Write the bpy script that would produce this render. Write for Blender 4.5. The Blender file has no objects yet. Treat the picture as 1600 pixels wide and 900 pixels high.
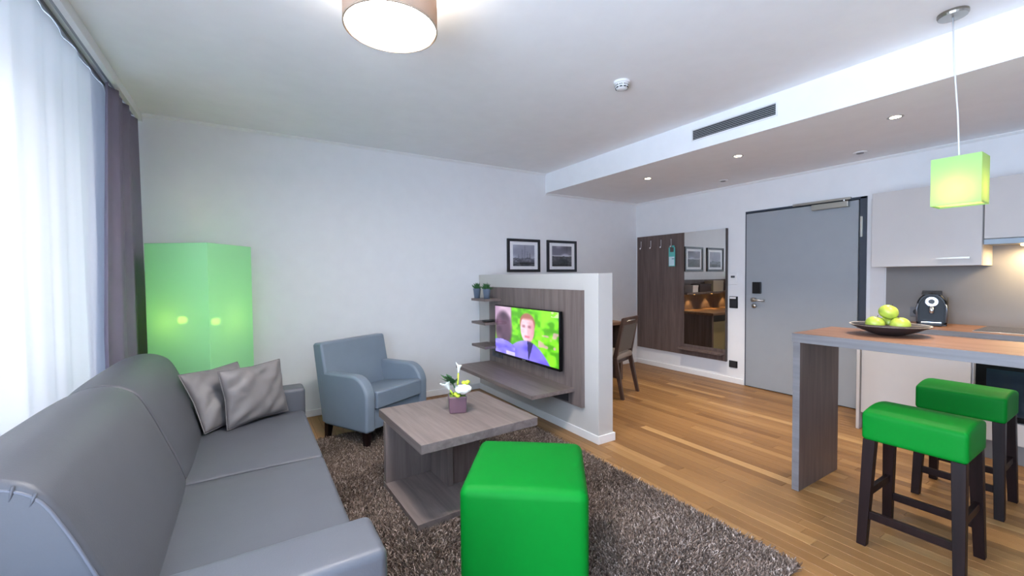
import bpy, bmesh, math, random
import numpy as np
from mathutils import Vector, Matrix
random.seed(7); rng = np.random.default_rng(7)
PI = math.pi
scene = bpy.context.scene
C = scene.collection

# ------------------------------------------------------------------ camera
cam_d = bpy.data.cameras.new('camera'); cam = bpy.data.objects.new('camera', cam_d); C.objects.link(cam)
yaw, pitch, roll = math.radians(32.0416), math.radians(1.628), math.radians(-0.513)
F = Vector((math.sin(yaw)*math.cos(pitch), math.cos(yaw)*math.cos(pitch), -math.sin(pitch)))
R0 = Vector((math.cos(yaw), -math.sin(yaw), 0)); U0 = R0.cross(F)
Rv = R0*math.cos(roll) + U0*math.sin(roll); Uv = -R0*math.sin(roll) + U0*math.cos(roll)
m = Matrix.Identity(4)
for i in range(3):
    m[i][0], m[i][1], m[i][2] = Rv[i], Uv[i], -F[i]
m[2][3] = 1.35
cam.matrix_world = m
cam_d.sensor_width = 36; cam_d.lens = 656.52/1600*36; cam_d.clip_start = 0.02; cam_d.clip_end = 100
scene.camera = cam
# ------------------------------------------------------------------ world, daylight, exposure
world = bpy.data.worlds.new('overcast_sky'); scene.world = world; world.use_nodes = True
wb = world.node_tree.nodes['Background']; wb.inputs[0].default_value = (0.61, 0.76, 1.0, 1); wb.inputs[1].default_value = 9.6
pd = bpy.data.lights.new('window_portal', 'AREA'); pd.shape = 'RECTANGLE'; pd.size = 5.4; pd.size_y = 2.5
pd.cycles.is_portal = True
po = bpy.data.objects.new('window_portal', pd); C.objects.link(po)
po.location = (-1.16, 1.5, 1.3); po.rotation_euler = (PI/2, 0, -PI/2)
vs = scene.view_settings
vs.view_transform = 'Standard'; vs.look = 'None'; vs.gamma = 1.0; vs.use_curve_mapping = False
vs.exposure = 0.82
scene.cycles.max_bounces = 10; scene.cycles.diffuse_bounces = 6; scene.cycles.transparent_max_bounces = 16
scene.cycles.sample_clamp_indirect = 6.0; scene.cycles.caustics_reflective = False; scene.cycles.caustics_refractive = False
scene.cycles.use_denoising = True

# ------------------------------------------------------------------ materials
def lin(c):
    return tuple(((v/255)/12.92 if v/255 <= .04045 else ((v/255+.055)/1.055)**2.4) for v in c) + (1,)
MATS = {}
def mat(name, col, rough=.6, metal=0, bump=0, bscale=60, emit=None, estr=0, spec=.5, vary=0, vscale=8, coat=0, stretch=None):
    if name in MATS: return MATS[name]
    M = bpy.data.materials.new(name); M.use_nodes = True
    nt = M.node_tree; b = nt.nodes['Principled BSDF']
    b.inputs['Base Color'].default_value = lin(col); b.inputs['Roughness'].default_value = rough
    b.inputs['Metallic'].default_value = metal; b.inputs['Specular IOR Level'].default_value = spec
    if coat: b.inputs['Coat Weight'].default_value = coat; b.inputs['Coat Roughness'].default_value = .1
    if emit: b.inputs['Emission Color'].default_value = lin(emit); b.inputs['Emission Strength'].default_value = estr
    tc = nt.nodes.new('ShaderNodeTexCoord'); mp = nt.nodes.new('ShaderNodeMapping')
    nt.links.new(tc.outputs['Object'], mp.inputs[0])
    if stretch: mp.inputs['Scale'].default_value = stretch
    n1 = nt.nodes.new('ShaderNodeTexNoise'); n1.inputs['Scale'].default_value = vscale; n1.inputs['Detail'].default_value = 4
    nt.links.new(mp.outputs[0], n1.inputs['Vector'])
    hsv = nt.nodes.new('ShaderNodeHueSaturation'); hsv.inputs['Color'].default_value = lin(col)
    mr = nt.nodes.new('ShaderNodeMapRange'); mr.inputs[1].default_value = .3; mr.inputs[2].default_value = .7
    v = vary or .015
    mr.inputs[3].default_value = 1-v; mr.inputs[4].default_value = 1+v
    nt.links.new(n1.outputs['Fac'], mr.inputs[0]); nt.links.new(mr.outputs[0], hsv.inputs['Value'])
    nt.links.new(hsv.outputs[0], b.inputs['Base Color'])
    if bump:
        n2 = nt.nodes.new('ShaderNodeTexNoise'); n2.inputs['Scale'].default_value = bscale; n2.inputs['Detail'].default_value = 3
        nt.links.new(mp.outputs[0], n2.inputs['Vector'])
        bp = nt.nodes.new('ShaderNodeBump'); bp.inputs['Strength'].default_value = bump; bp.inputs['Distance'].default_value = .01
        nt.links.new(n2.outputs['Fac'], bp.inputs['Height']); nt.links.new(bp.outputs[0], b.inputs['Normal'])
    MATS[name] = M
    return M
def wood(name, dark, light, axis='z', rough=.45, scale=1.0, spec=.4):
    """laminate with grain running along the given axis"""
    if name in MATS: return MATS[name]
    M = bpy.data.materials.new(name); M.use_nodes = True; nt = M.node_tree; b = nt.nodes['Principled BSDF']
    tc = nt.nodes.new('ShaderNodeTexCoord'); mp = nt.nodes.new('ShaderNodeMapping'); nt.links.new(tc.outputs['Object'], mp.inputs[0])
    s = [14*scale]*3; s['xyz'.index(axis)] = .9*scale; mp.inputs['Scale'].default_value = s
    n = nt.nodes.new('ShaderNodeTexNoise'); n.inputs['Scale'].default_value = 1.6; n.inputs['Detail'].default_value = 7; n.inputs['Roughness'].default_value = .62
    n.inputs['Distortion'].default_value = .6
    nt.links.new(mp.outputs[0], n.inputs['Vector'])
    r = nt.nodes.new('ShaderNodeValToRGB'); r.color_ramp.elements[0].position = .3; r.color_ramp.elements[1].position = .72
    r.color_ramp.elements[0].color = lin(dark); r.color_ramp.elements[1].color = lin(light)
    nt.links.new(n.outputs['Fac'], r.inputs[0]); nt.links.new(r.outputs[0], b.inputs['Base Color'])
    b.inputs['Roughness'].default_value = rough; b.inputs['Specular IOR Level'].default_value = spec
    bp = nt.nodes.new('ShaderNodeBump'); bp.inputs['Strength'].default_value = .08; bp.inputs['Distance'].default_value = .004
    nt.links.new(n.outputs['Fac'], bp.inputs['Height']); nt.links.new(bp.outputs[0], b.inputs['Normal'])
    MATS[name] = M
    return M
def emis(name, col, strength):
    if name in MATS: return MATS[name]
    M = bpy.data.materials.new(name); M.use_nodes = True; nt = M.node_tree; nt.nodes.clear()
    e = nt.nodes.new('ShaderNodeEmission'); e.inputs[0].default_value = lin(col); e.inputs[1].default_value = strength
    o = nt.nodes.new('ShaderNodeOutputMaterial'); nt.links.new(e.outputs[0], o.inputs[0]); MATS[name] = M
    return M
def shade_mat(name, col, tcol, transl=.5, transp=.0, rough=.8):
    """thin fabric: diffuse front, translucent, optionally a little see-through"""
    if name in MATS: return MATS[name]
    M = bpy.data.materials.new(name); M.use_nodes = True; nt = M.node_tree; nt.nodes.clear()
    d = nt.nodes.new('ShaderNodeBsdfDiffuse'); d.inputs[0].default_value = lin(col)
    t = nt.nodes.new('ShaderNodeBsdfTranslucent'); t.inputs[0].default_value = lin(tcol)
    mx = nt.nodes.new('ShaderNodeMixShader'); mx.inputs[0].default_value = transl
    nt.links.new(d.outputs[0], mx.inputs[1]); nt.links.new(t.outputs[0], mx.inputs[2])
    tc = nt.nodes.new('ShaderNodeTexCoord'); wv = nt.nodes.new('ShaderNodeTexNoise'); wv.inputs['Scale'].default_value = 300
    nt.links.new(tc.outputs['Object'], wv.inputs['Vector'])
    bp = nt.nodes.new('ShaderNodeBump'); bp.inputs['Strength'].default_value = .05; bp.inputs['Distance'].default_value = .001
    nt.links.new(wv.outputs['Fac'], bp.inputs['Height']); nt.links.new(bp.outputs[0], d.inputs['Normal'])
    out = mx
    if transp:
        tr = nt.nodes.new('ShaderNodeBsdfTransparent'); tr.inputs[0].default_value = lin(tcol)
        m2 = nt.nodes.new('ShaderNodeMixShader'); m2.inputs[0].default_value = transp
        nt.links.new(mx.outputs[0], m2.inputs[1]); nt.links.new(tr.outputs[0], m2.inputs[2]); out = m2
    o = nt.nodes.new('ShaderNodeOutputMaterial'); nt.links.new(out.outputs[0], o.inputs[0]); MATS[name] = M
    return M
def attr_mat(name, attr='col', emission=0, rough=.6):
    if name in MATS: return MATS[name]
    M = bpy.data.materials.new(name); M.use_nodes = True; nt = M.node_tree; b = nt.nodes['Principled BSDF']
    a = nt.nodes.new('ShaderNodeAttribute'); a.attribute_name = attr
    b.inputs['Roughness'].default_value = rough
    if emission:
        b.inputs['Base Color'].default_value = (.01, .01, .01, 1)
        nt.links.new(a.outputs['Color'], b.inputs['Emission Color']); b.inputs['Emission Strength'].default_value = emission
    else:
        nt.links.new(a.outputs['Color'], b.inputs['Base Color'])
    MATS[name] = M
    return M

def thin_fresnel(nt):
    lw = nt.nodes.new('ShaderNodeLayerWeight'); p = nt.nodes.new('ShaderNodeMath'); p.operation = 'POWER'; p.inputs[1].default_value = 4; nt.links.new(lw.outputs['Facing'], p.inputs[0])
    q = nt.nodes.new('ShaderNodeMath'); q.operation = 'MULTIPLY_ADD'; q.inputs[1].default_value = .22; q.inputs[2].default_value = .03; nt.links.new(p.outputs[0], q.inputs[0])
    return q
white_paint = mat('white_ceiling_paint', (242, 243, 245), .9, bump=.03, bscale=120)
wall_paint = mat('warm_grey_wall_paint', (228, 228, 229), .9, bump=.05, bscale=150)
trim_white = mat('white_trim', (232, 232, 232), .45)
taupe_z = wood('taupe_laminate_vertical', (96, 84, 80), (128, 115, 110), 'z')
taupe_y = wood('taupe_laminate_lengthwise', (98, 86, 82), (131, 118, 113), 'y')
taupe_x = wood('taupe_laminate_crosswise', (98, 86, 82), (131, 118, 113), 'x')
brown_panel = wood('brown_wardrobe_laminate', (82, 68, 64), (112, 96, 91), 'z')
worktop_m = wood('lamp_tinted_worktop_laminate', (112, 80, 64), (150, 112, 92), 'y')  # taupe wood reddened: the warm lamp light is in the colour
grey_edge = wood('grey_counter_laminate', (98, 96, 98), (122, 120, 122), 'y')  # same wood at the edges, without the lamp tint
dark_wood = wood('espresso_wood', (18, 9, 9), (34, 19, 18), 'z', rough=.45, spec=.2)
chair_wood = wood('dark_walnut_wood', (62, 45, 38), (92, 70, 60), 'z', rough=.4)
sofa_m = mat('grey_leatherette', (80, 82, 88), .5, bump=.06, bscale=220, vary=.03)
arm_m = mat('daylit_grey_leatherette', (120, 132, 145), .42, bump=.05, bscale=220, vary=.03)  # sofa leatherette again, lightened and blued for the light falling on it
pillow_m = mat('grey_satin_fabric', (116, 112, 112), .5, bump=.08, bscale=300, vary=.04)
green_m = mat('bright_green_leatherette', (0, 116, 34), .55, spec=.12, bump=.04, bscale=220, vary=.02)
steel = mat('brushed_steel', (190, 188, 182), .3, 1)
chrome = mat('chrome', (220, 220, 222), .12, 1)
black_pl = mat('black_plastic', (22, 23, 26), .35)
black_gl = mat('gloss_black', (9, 9, 11), .22, spec=.25)
dark_gap = mat('dark_gap', (30, 30, 34), .8)
white_pl = mat('white_plastic', (228, 228, 228), .4)
door_m = mat('grey_blue_door_paint', (150, 155, 160), .5)
frame_dark = mat('dark_blue_grey_frame_paint', (52, 60, 72), .45)
cream = mat('cream_cabinet_front', (190, 185, 182), .45)
splash_m = mat('taupe_splashback', (128, 124, 122), .5)
drape_m = mat('mauve_grey_drape', (128, 120, 138), .85, bump=.15, bscale=400, vary=.04)

# ------------------------------------------------------------------ mesh helpers
class MB:
    def __init__(s): s.v = []; s.f = []
    def add(s, vs, fs):
        o = len(s.v); s.v += [tuple(v) for v in vs]; s.f += [tuple(i+o for i in f) for f in fs]; return s
    def box(s, x0, x1, y0, y1, z0, z1):
        return s.add([(x0,y0,z0),(x1,y0,z0),(x1,y1,z0),(x0,y1,z0),(x0,y0,z1),(x1,y0,z1),(x1,y1,z1),(x0,y1,z1)],
                     [(0,3,2,1),(4,5,6,7),(0,1,5,4),(1,2,6,5),(2,3,7,6),(3,0,4,7)])
    def hexa(s, a, b):     # two quads (lists of four points, bottom then top)
        return s.add(list(a)+list(b), [(0,3,2,1),(4,5,6,7),(0,1,5,4),(1,2,6,5),(2,3,7,6),(3,0,4,7)])
    def lathe(s, prof, n=24, cx=0, cy=0, cz=0, cap=True):
        vs = []; fs = []
        for r, z in prof:
            for k in range(n):
                a = 2*PI*k/n; vs.append((cx+r*math.cos(a), cy+r*math.sin(a), cz+z))
        for j in range(len(prof)-1):
            for k in range(n):
                a = j*n+k; b = j*n+(k+1) % n; fs.append((a, b, b+n, a+n))
        if cap:
            fs.append(tuple(range(n-1, -1, -1))); fs.append(tuple(range((len(prof)-1)*n, len(prof)*n)))
        return s.add(vs, fs)
    def tube(s, pts, r, n=8):
        pts = [Vector(p) for p in pts]; rs = r if isinstance(r, (list, tuple)) else [r]*len(pts)
        vs = []; fs = []; ref = None
        for i, p in enumerate(pts):
            t = (pts[min(i+1, len(pts)-1)]-pts[max(i-1, 0)]).normalized()
            if ref is None: ref = Vector((0,0,1)) if abs(t.z) < .9 else Vector((1,0,0))
            u = (ref - t*ref.dot(t)).normalized(); w = t.cross(u); ref = u
            for k in range(n):
                a = 2*PI*k/n; vs.append(p+u*math.cos(a)*rs[i]+w*math.sin(a)*rs[i])
        for j in range(len(pts)-1):
            for k in range(n):
                a = j*n+k; b = j*n+(k+1) % n; fs.append((a, b, b+n, a+n))
        fs.append(tuple(range(n-1, -1, -1))); fs.append(tuple(range((len(pts)-1)*n, len(pts)*n)))
        return s.add(vs, fs)
    def prism(s, prof, axis, a0, a1):
        """closed 2D outline extruded along an axis; outline is (x,z) for 'y', (y,z) for 'x', (x,y) for 'z'"""
        n = len(prof)
        def P(p, a): return {'y': (p[0], a, p[1]), 'x': (a, p[0], p[1]), 'z': (p[0], p[1], a)}[axis]
        vs = [P(p, a0) for p in prof]+[P(p, a1) for p in prof]
        fs = [(i, (i+1) % n, n+(i+1) % n, n+i) for i in range(n)]+[tuple(range(n-1, -1, -1)), tuple(range(n, 2*n))]
        return s.add(vs, fs)
    def sphere(s, c, r, nu=16, nv=10, sc=(1,1,1)):
        prof = [(math.sin(PI*j/nv)*r, -math.cos(PI*j/nv)*r) for j in range(nv+1)]
        prof[0] = (1e-5, -r); prof[-1] = (1e-5, r)
        t = MB().lathe(prof, nu)
        return s.add([(c[0]+x*sc[0], c[1]+y*sc[1], c[2]+z*sc[2]) for x, y, z in t.v], t.f)
    def rbox(s, c, h, r, seg=4, n=6, disp=None):
        """rounded box: centre, half sizes, radius; disp(p,n) may push the surface"""
        def axis(hh):
            e = [-hh + r*(1-math.cos(PI/2*k/seg)) for k in range(seg)]
            mid = list(np.linspace(-hh+r, hh-r, n+1))
            return e+mid+[-x for x in e[::-1]]
        A = [axis(x) for x in h]; vid = {}; vs = []; fs = []
        def V(i, j, k):
            key = (i, j, k)
            if key not in vid:
                p = np.array([A[0][i], A[1][j], A[2][k]]); q = np.clip(p, [-x+r for x in h], [x-r for x in h]); d = p-q; L = np.linalg.norm(d)
                nn = d/L if L > 1e-9 else np.array([0, 0, 1.]); p = q+nn*r
                if disp is not None: p = disp(p, nn)
                vid[key] = len(vs); vs.append(tuple(p+np.array(c)))
            return vid[key]
        N = [len(a)-1 for a in A]
        for i in range(N[0]):
            for j in range(N[1]):
                fs.append((V(i,j,0), V(i,j+1,0), V(i+1,j+1,0), V(i+1,j,0))); k = N[2]
                fs.append((V(i,j,k), V(i+1,j,k), V(i+1,j+1,k), V(i,j+1,k)))
        for i in range(N[0]):
            for k in range(N[2]):
                fs.append((V(i,0,k), V(i+1,0,k), V(i+1,0,k+1), V(i,0,k+1))); j = N[1]
                fs.append((V(i,j,k), V(i,j,k+1), V(i+1,j,k+1), V(i+1,j,k)))
        for j in range(N[1]):
            for k in range(N[2]):
                fs.append((V(0,j,k), V(0,j,k+1), V(0,j+1,k+1), V(0,j+1,k))); i = N[0]
                fs.append((V(i,j,k), V(i,j+1,k), V(i,j+1,k+1), V(i,j,k+1)))
        return s.add(vs, fs)
    def build(s, name, m, parent=None, world=False, bevel=0, seg=2, smooth=False, solid=0):
        me = bpy.data.meshes.new(name)
        vs = s.v
        if world and parent is not None:
            r = parent
            while r.parent: r = r.parent
            L = r.location; vs = [(x-L.x, y-L.y, z-L.z) for x, y, z in vs]
        me.from_pydata(vs, [], s.f); me.update()
        bm = bmesh.new(); bm.from_mesh(me); bmesh.ops.recalc_face_normals(bm, faces=bm.faces); bm.to_mesh(me); bm.free()
        o = bpy.data.objects.new(name, me); C.objects.link(o); o.data.materials.append(m)
        if parent is not None: o.parent = parent
        if smooth or bevel:
            for p in me.polygons: p.use_smooth = True
        if bevel:
            b = o.modifiers.new('bevel', 'BEVEL'); b.width = bevel; b.segments = seg; b.limit_method = 'ANGLE'; b.angle_limit = math.radians(35)
            b.harden_normals = True
            if hasattr(me, 'use_auto_smooth'): me.use_auto_smooth = True
        if solid:
            d = o.modifiers.new('thickness', 'SOLIDIFY'); d.thickness = solid; d.offset = 0
        return o
def tag(o, label, cat, group=None):
    o['label'] = label; o['category'] = cat
    if group: o['group'] = group
    return o
def thing(name, label, cat, loc=(0,0,0), rotz=0, group=None):
    o = bpy.data.objects.new(name, None); C.objects.link(o); o.location = loc; o.rotation_euler = (0,0,rotz); o.empty_display_size = .1
    return tag(o, label, cat, group)
def struct(o, label=None):
    o['kind'] = 'structure'
    if label: o['label'] = label
    return o
def lamp(name, kind, loc, energy, col, parent=None, **kw):
    d = bpy.data.lights.new(name, kind); d.energy = energy; d.color = col
    for k, v in kw.items(): setattr(d, k, v)
    o = bpy.data.objects.new(name, d); C.objects.link(o); o.location = loc
    if parent is not None: o.parent = parent
    return o
def copy_tree(o, parent=None):
    c = o.copy(); C.objects.link(c); c.parent = parent
    for ch in list(o.children): copy_tree(ch, c)
    return c
def B(name, dims, m, parent=None, bevel=.0, world=True, seg=2):
    return MB().box(*dims).build(name, m, parent, world, bevel, seg)

# ------------------------------------------------------------------ room
XW, XB, YA, YB = -1.12, 5.076, 4.485, -1.7
ZC, ZS, XS = 2.687, 2.437, 3.34
XP, XP2, YP, ZP = 2.34, 2.50, 2.455, 1.367
def root(name, dims, m, bevel=0):
    return struct(MB().box(*dims).build(name, m, None, False, bevel))
floor_o = root('floor', (XW, XB+.1, YB, YA+.1, -.1, -.012), mat('dark_subfloor', (92, 66, 42), .9)); floor_o['label'] = 'oak strip parquet floor'
struct(MB().box(XW-.1, XS, YB-.1, YA+.1, ZC, ZC+.1).build('ceiling', white_paint))
struct(MB().box(XS, XB+.1, YB-.1, YA+.1, ZS, ZC+.1).build('ceiling_soffit', white_paint), 'lowered white ceiling over the kitchen and entrance')
struct(MB().box(XW, XB+.1, YA, YA+.12, -.1, ZC).build('wall_far', wall_paint))
struct(MB().box(XW, XB+.1, YB-.12, YB, -.1, ZC).build('wall_behind', wall_paint))
# wall with the entrance door (opening Y 1.62..2.79, z 0..2.093)
DY0, DY1, DZ = 1.63, 2.80, 2.093
w = MB(); w.box(XB, XB+.12, DY1, YA, -.1, ZS); w.box(XB, XB+.12, YB, DY0, -.1, ZS); w.box(XB, XB+.12, DY0, DY1, DZ, ZS); w.box(XB+.12, XB+.2, DY0-.1, DY1+.1, -.1, DZ+.1)  # last box: unseen slab added behind the door to block outside light
struct(w.build('wall_right', wall_paint))
# window wall: opening Y -1.2..4.2, z .06..2.52
WY0, WY1, WZ0, WZ1 = -1.2, 4.0, .08, 2.665
w = MB(); w.box(XW-.12, XW, YB, WY0, -.1, ZC); w.box(XW-.12, XW, WY1, YA, -.1, ZC); w.box(XW-.12, XW, WY0, WY1, -.1, WZ0); w.box(XW-.12, XW, WY0, WY1, WZ1, ZC)
struct(w.build('wall_left', wall_paint))
struct(MB().box(XP, XP2, YP, YA, 0, ZP).build('wall_partition', mat('greige_partition_paint', (192, 189, 185), .9, bump=.05, bscale=150), bevel=.004), 'half-height partition wall carrying the television')
BT, BH = .014, .066
struct(MB().box(XW, XP, YA-BT, YA, 0, BH).build('baseboard_far', trim_white, bevel=.003))
struct(MB().box(XP2, XB, YA-BT, YA, 0, BH).build('baseboard_desk', trim_white, bevel=.003))
struct(MB().box(XB-BT, XB, DY1+.012, YA, 0, BH).build('baseboard_right', trim_white, bevel=.003))
struct(MB().box(XW, XW+BT, YB, YA, 0, BH).build('baseboard_left', trim_white, bevel=.003))
q = MB(); q.box(XP-BT, XP, YP-BT, YA, 0, BH); q.box(XP, XP2+BT, YP-BT, YP, 0, BH); q.box(XP2, XP2+BT, YP, YA, 0, BH)
struct(q.build('baseboard_partition', trim_white, bevel=.003))
# slim cornices
def cornice(name, prof, axis, a0, a1): struct(MB().prism(prof, axis, a0, a1).build(name, trim_white))
cr = .022
cornice('trim_1', [(YA, ZC), (YA-cr, ZC), (YA-cr, ZC-.006), (YA-.006, ZC-cr), (YA, ZC-cr)], 'x', XW, XS)
cornice('trim_2', [(YA, ZS), (YA-cr, ZS), (YA-cr, ZS-.006), (YA-.006, ZS-cr), (YA, ZS-cr)], 'x', XS, XB)
cornice('trim_3', [(XB, ZS), (XB-cr, ZS), (XB-cr, ZS-.006), (XB-.006, ZS-cr), (XB, ZS-cr)], 'y', YB, YA)
# curtain pelmet board along the window
struct(MB().box(-.73, -.70, YB, YA, 2.622, ZC).build('trim_4', trim_white, bevel=.002), 'white curtain pelmet board at the ceiling')

# parquet strips: 300 largest in view as parts, the rest joined
pm = bpy.data.materials.new('oak_strip'); pm.use_nodes = True; nt = pm.node_tree; b = nt.nodes['Principled BSDF']
a = nt.nodes.new('ShaderNodeAttribute'); a.attribute_name = 'tone'
tc = nt.nodes.new('ShaderNodeTexCoord'); mp = nt.nodes.new('ShaderNodeMapping'); mp.inputs['Scale'].default_value = (26, 1.3, 4)
geo = nt.nodes.new('ShaderNodeNewGeometry'); nt.links.new(geo.outputs['Position'], mp.inputs[0])
addv = nt.nodes.new('ShaderNodeVectorMath'); addv.operation = 'ADD'; nt.links.new(mp.outputs[0], addv.inputs[0]); 
sc_ = nt.nodes.new('ShaderNodeVectorMath'); sc_.operation = 'SCALE'; sc_.inputs['Scale'].default_value = 37; nt.links.new(a.outputs['Vector'], sc_.inputs[0]); nt.links.new(sc_.outputs[0], addv.inputs[1])
n = nt.nodes.new('ShaderNodeTexNoise'); n.inputs['Scale'].default_value = 1.7; n.inputs['Detail'].default_value = 6; n.inputs['Roughness'].default_value = .6; nt.links.new(addv.outputs[0], n.inputs['Vector'])
ramp = nt.nodes.new('ShaderNodeValToRGB'); cr_ = ramp.color_ramp
cr_.elements[0].position = 0; cr_.elements[0].color = lin((112, 78, 44)); cr_.elements[1].position = 1; cr_.elements[1].color = lin((186, 148, 98))
e = cr_.elements.new(.35); e.color = lin((130, 93, 54)); e = cr_.elements.new(.7); e.color = lin((150, 111, 67))
mul = nt.nodes.new('ShaderNodeMath'); mul.operation = 'MULTIPLY_ADD'; mul.inputs[1].default_value = .42; nt.links.new(n.outputs['Fac'], mul.inputs[0])
sub = nt.nodes.new('ShaderNodeMath'); sub.operation = 'SUBTRACT'; sub.inputs[1].default_value = .21; nt.links.new(a.outputs['Fac'], sub.inputs[0]); nt.links.new(sub.outputs[0], mul.inputs[2])
nt.links.new(mul.outputs[0], ramp.inputs[0]); nt.links.new(ramp.outputs[0], b.inputs['Base Color'])
b.inputs['Roughness'].default_value = .42; b.inputs['Specular IOR Level'].default_value = .35
bp = nt.nodes.new('ShaderNodeBump'); bp.inputs['Strength'].default_value = .05; bp.inputs['Distance'].default_value = .003; nt.links.new(n.outputs['Fac'], bp.inputs['Height']); nt.links.new(bp.outputs[0], b.inputs['Normal'])
def project(p):
    d = Vector(p)-Vector((0,0,1.35)); z = d.dot(F)
    if z < .1: return None
    return 800+656.5*d.dot(Rv)/z, 450-656.5*d.dot(Uv)/z, z
planks = []; PW = .072; x = XW
while x < XB:
    y = YB - random.random()*.8
    x1 = min(x+PW, XB)
    while y < YA:
        L = random.uniform(.7, 1.5); y0, y1 = max(y, YB), min(y+L, YA)
        if y1-y0 > .02:
            c = ((x+x1)/2, (y0+y1)/2, 0); size = 0; hits = 0
            for t in (.02, .25, .5, .75, .98):
                Q = project((c[0], y0+(y1-y0)*t, 0))
                if Q and -20 < Q[0] < 1620 and 0 < Q[1] < 920:
                    under = (-.7 < c[0] < 2.1 and .93 < y0+(y1-y0)*t < 3.75) or (c[0] < .35 and y0+(y1-y0)*t < 3.5) or (XP < c[0] < XP2+.01 and y0 > YP)
                    if not under: size += 1/Q[2]**2; hits += 1
            planks.append((size, x, x1, y0, y1, min(1, max(0, random.gauss(.5, .16)))))
        y += L
    x += PW
planks.sort(key=lambda p: -p[0])
def plank_geo(x0, x1, y0, y1):
    g = .0006; bz = .0015; h0 = -.012
    x0 += g; x1 -= g; y0 += g; y1 -= g
    vs = [(x0,y0,h0),(x1,y0,h0),(x1,y1,h0),(x0,y1,h0),(x0,y0,-bz),(x1,y0,-bz),(x1,y1,-bz),(x0,y1,-bz),(x0+bz,y0+bz,0),(x1-bz,y0+bz,0),(x1-bz,y1-bz,0),(x0+bz,y1-bz,0)]
    fs = [(0,1,5,4),(1,2,6,5),(2,3,7,6),(3,0,4,7),(4,5,9,8),(5,6,10,9),(6,7,11,10),(7,4,8,11),(8,9,10,11)]
    return vs, fs
def plank_mesh(lst, name):
    V = []; Fc = []; T = []
    for _, x0, x1, y0, y1, t in lst:
        vs, fs = plank_geo(x0, x1, y0, y1); o = len(V); V += vs; Fc += [tuple(i+o for i in f) for f in fs]; T += [t]*len(vs)
    me = bpy.data.meshes.new(name); me.from_pydata(V, [], Fc); me.update()
    at = me.attributes.new('tone', 'FLOAT', 'POINT'); at.data.foreach_set('value', T); me.materials.append(pm)
    o = bpy.data.objects.new(name, me); C.objects.link(o); o.parent = floor_o
    return o
for p in planks[:300]: plank_mesh([p], 'plank')
o = plank_mesh(planks[300:], 'plank_field'); o['kind'] = 'stuff'

# ------------------------------------------------------------------ window with frames and panes
win = struct(thing('window_1', 'wide window behind the sheer curtain, its unseen end left bare', 'window', (XW, 1.5, 0))); del win['category']
fm = mat('white_window_frame', (205, 210, 216), .4)
def WB(name, d, m, p=win, bv=.004): return B(name, d, m, p, bv)
WB('frame', (XW-.09, XW-.03, WY0, WY0+.06, WZ0, WZ1), fm); WB('frame', (XW-.09, XW-.03, WY1-.06, WY1, WZ0, WZ1), fm)
WB('frame', (XW-.09, XW-.03, WY0, WY1, WZ0, WZ0+.06), fm); WB('frame', (XW-.09, XW-.03, WY0, WY1, WZ1-.06, WZ1), fm)
for yy in (.15, 1.5, 2.85): WB('mullion', (XW-.09, XW-.03, yy-.04, yy+.04, WZ0, WZ1), fm)
gl = bpy.data.materials.new('window_glass'); gl.use_nodes = True; nt = gl.node_tree; nt.nodes.clear()
tr = nt.nodes.new('ShaderNodeBsdfTransparent'); gs = nt.nodes.new('ShaderNodeBsdfGlossy'); gs.inputs['Roughness'].default_value = .02
fr = thin_fresnel(nt); mx = nt.nodes.new('ShaderNodeMixShader'); ou = nt.nodes.new('ShaderNodeOutputMaterial')
nt.links.new(fr.outputs[0], mx.inputs[0]); nt.links.new(tr.outputs[0], mx.inputs[1]); nt.links.new(gs.outputs[0], mx.inputs[2]); nt.links.new(mx.outputs[0], ou.inputs[0])
for y0, y1 in ((WY0+.06, .11), (.19, 1.46), (1.54, 2.81), (2.89, WY1-.06)): WB('pane', (XW-.066, XW-.06, y0, y1, WZ0+.06, WZ1-.06), gl, bv=0)

# curtains
def curtain(name, label, y0, y1, xc, amp, waves, z0, z1, m, ny=240, nz=26, seed=1, flare=0, pinch=0):
    r = random.Random(seed); ph = [r.uniform(0, 6.28) for _ in range(6)]; fq = [r.uniform(.8, 1.25) for _ in range(6)]
    vs = []; fs = []
    for j in range(nz+1):
        t = j/nz; z = z0+(z1-z0)*t
        for i in range(ny+1):
            u = i/ny; a = u*waves*2*PI
            k = amp*(.55+.45*(1-t))
            x = xc + k*(math.sin(a+ph[0]+.5*math.sin(3*u+ph[1])) + .45*math.sin(a*.53*fq[0]+ph[2]) + .25*math.sin(a*1.9*fq[1]+ph[3]+.8*(1-t)))
            yy = y0+(y1-y0)*u
            yy += -flare*min(1, (1-t)*1.6)*(1-u) + .012*math.sin(a*.7+ph[4]+2*t)
            vs.append((x, yy, z))
    for j in range(nz):
        for i in range(ny):
            k = j*(ny+1)+i; fs.append((k, k+1, k+ny+2, k+ny+1))
    q = thing(name, label, 'curtain', (xc, (y0+y1)/2, 0))
    MB().add(vs, fs).build('fabric', m, q, True, smooth=True)
    return q
sheer_m = shade_mat('white_sheer_voile', (240, 243, 246), (244, 247, 250), .024, .011)
sc1 = curtain('sheer_curtain', 'white sheer curtain across the seen part of the bright window', 1.0, 4.42, -.815, .011, 13, .012, 2.662, sheer_m, ny=420, nz=14, seed=4)  # stops early so the bare, unseen end of the window adds daylight
B('hem', (-.82, -.81, 1.05, 4.38, .012, .03), mat('white_hem', (240, 243, 246), .9), sc1)
dc = curtain('drape', 'mauve-grey drape gathered in the corner beside the window', 3.70, 4.462, -.745, .032, 5.2, .01, 2.621, drape_m, ny=180, nz=30, seed=11, flare=.20)
for ob in dc.children: ob.modifiers.new('thickness', 'SOLIDIFY').thickness = .003
tk = thing('curtain_track', 'slim curtain track under the ceiling behind the pelmet', 'curtain rail', (-.8, 1.4, 2.655))
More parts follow.
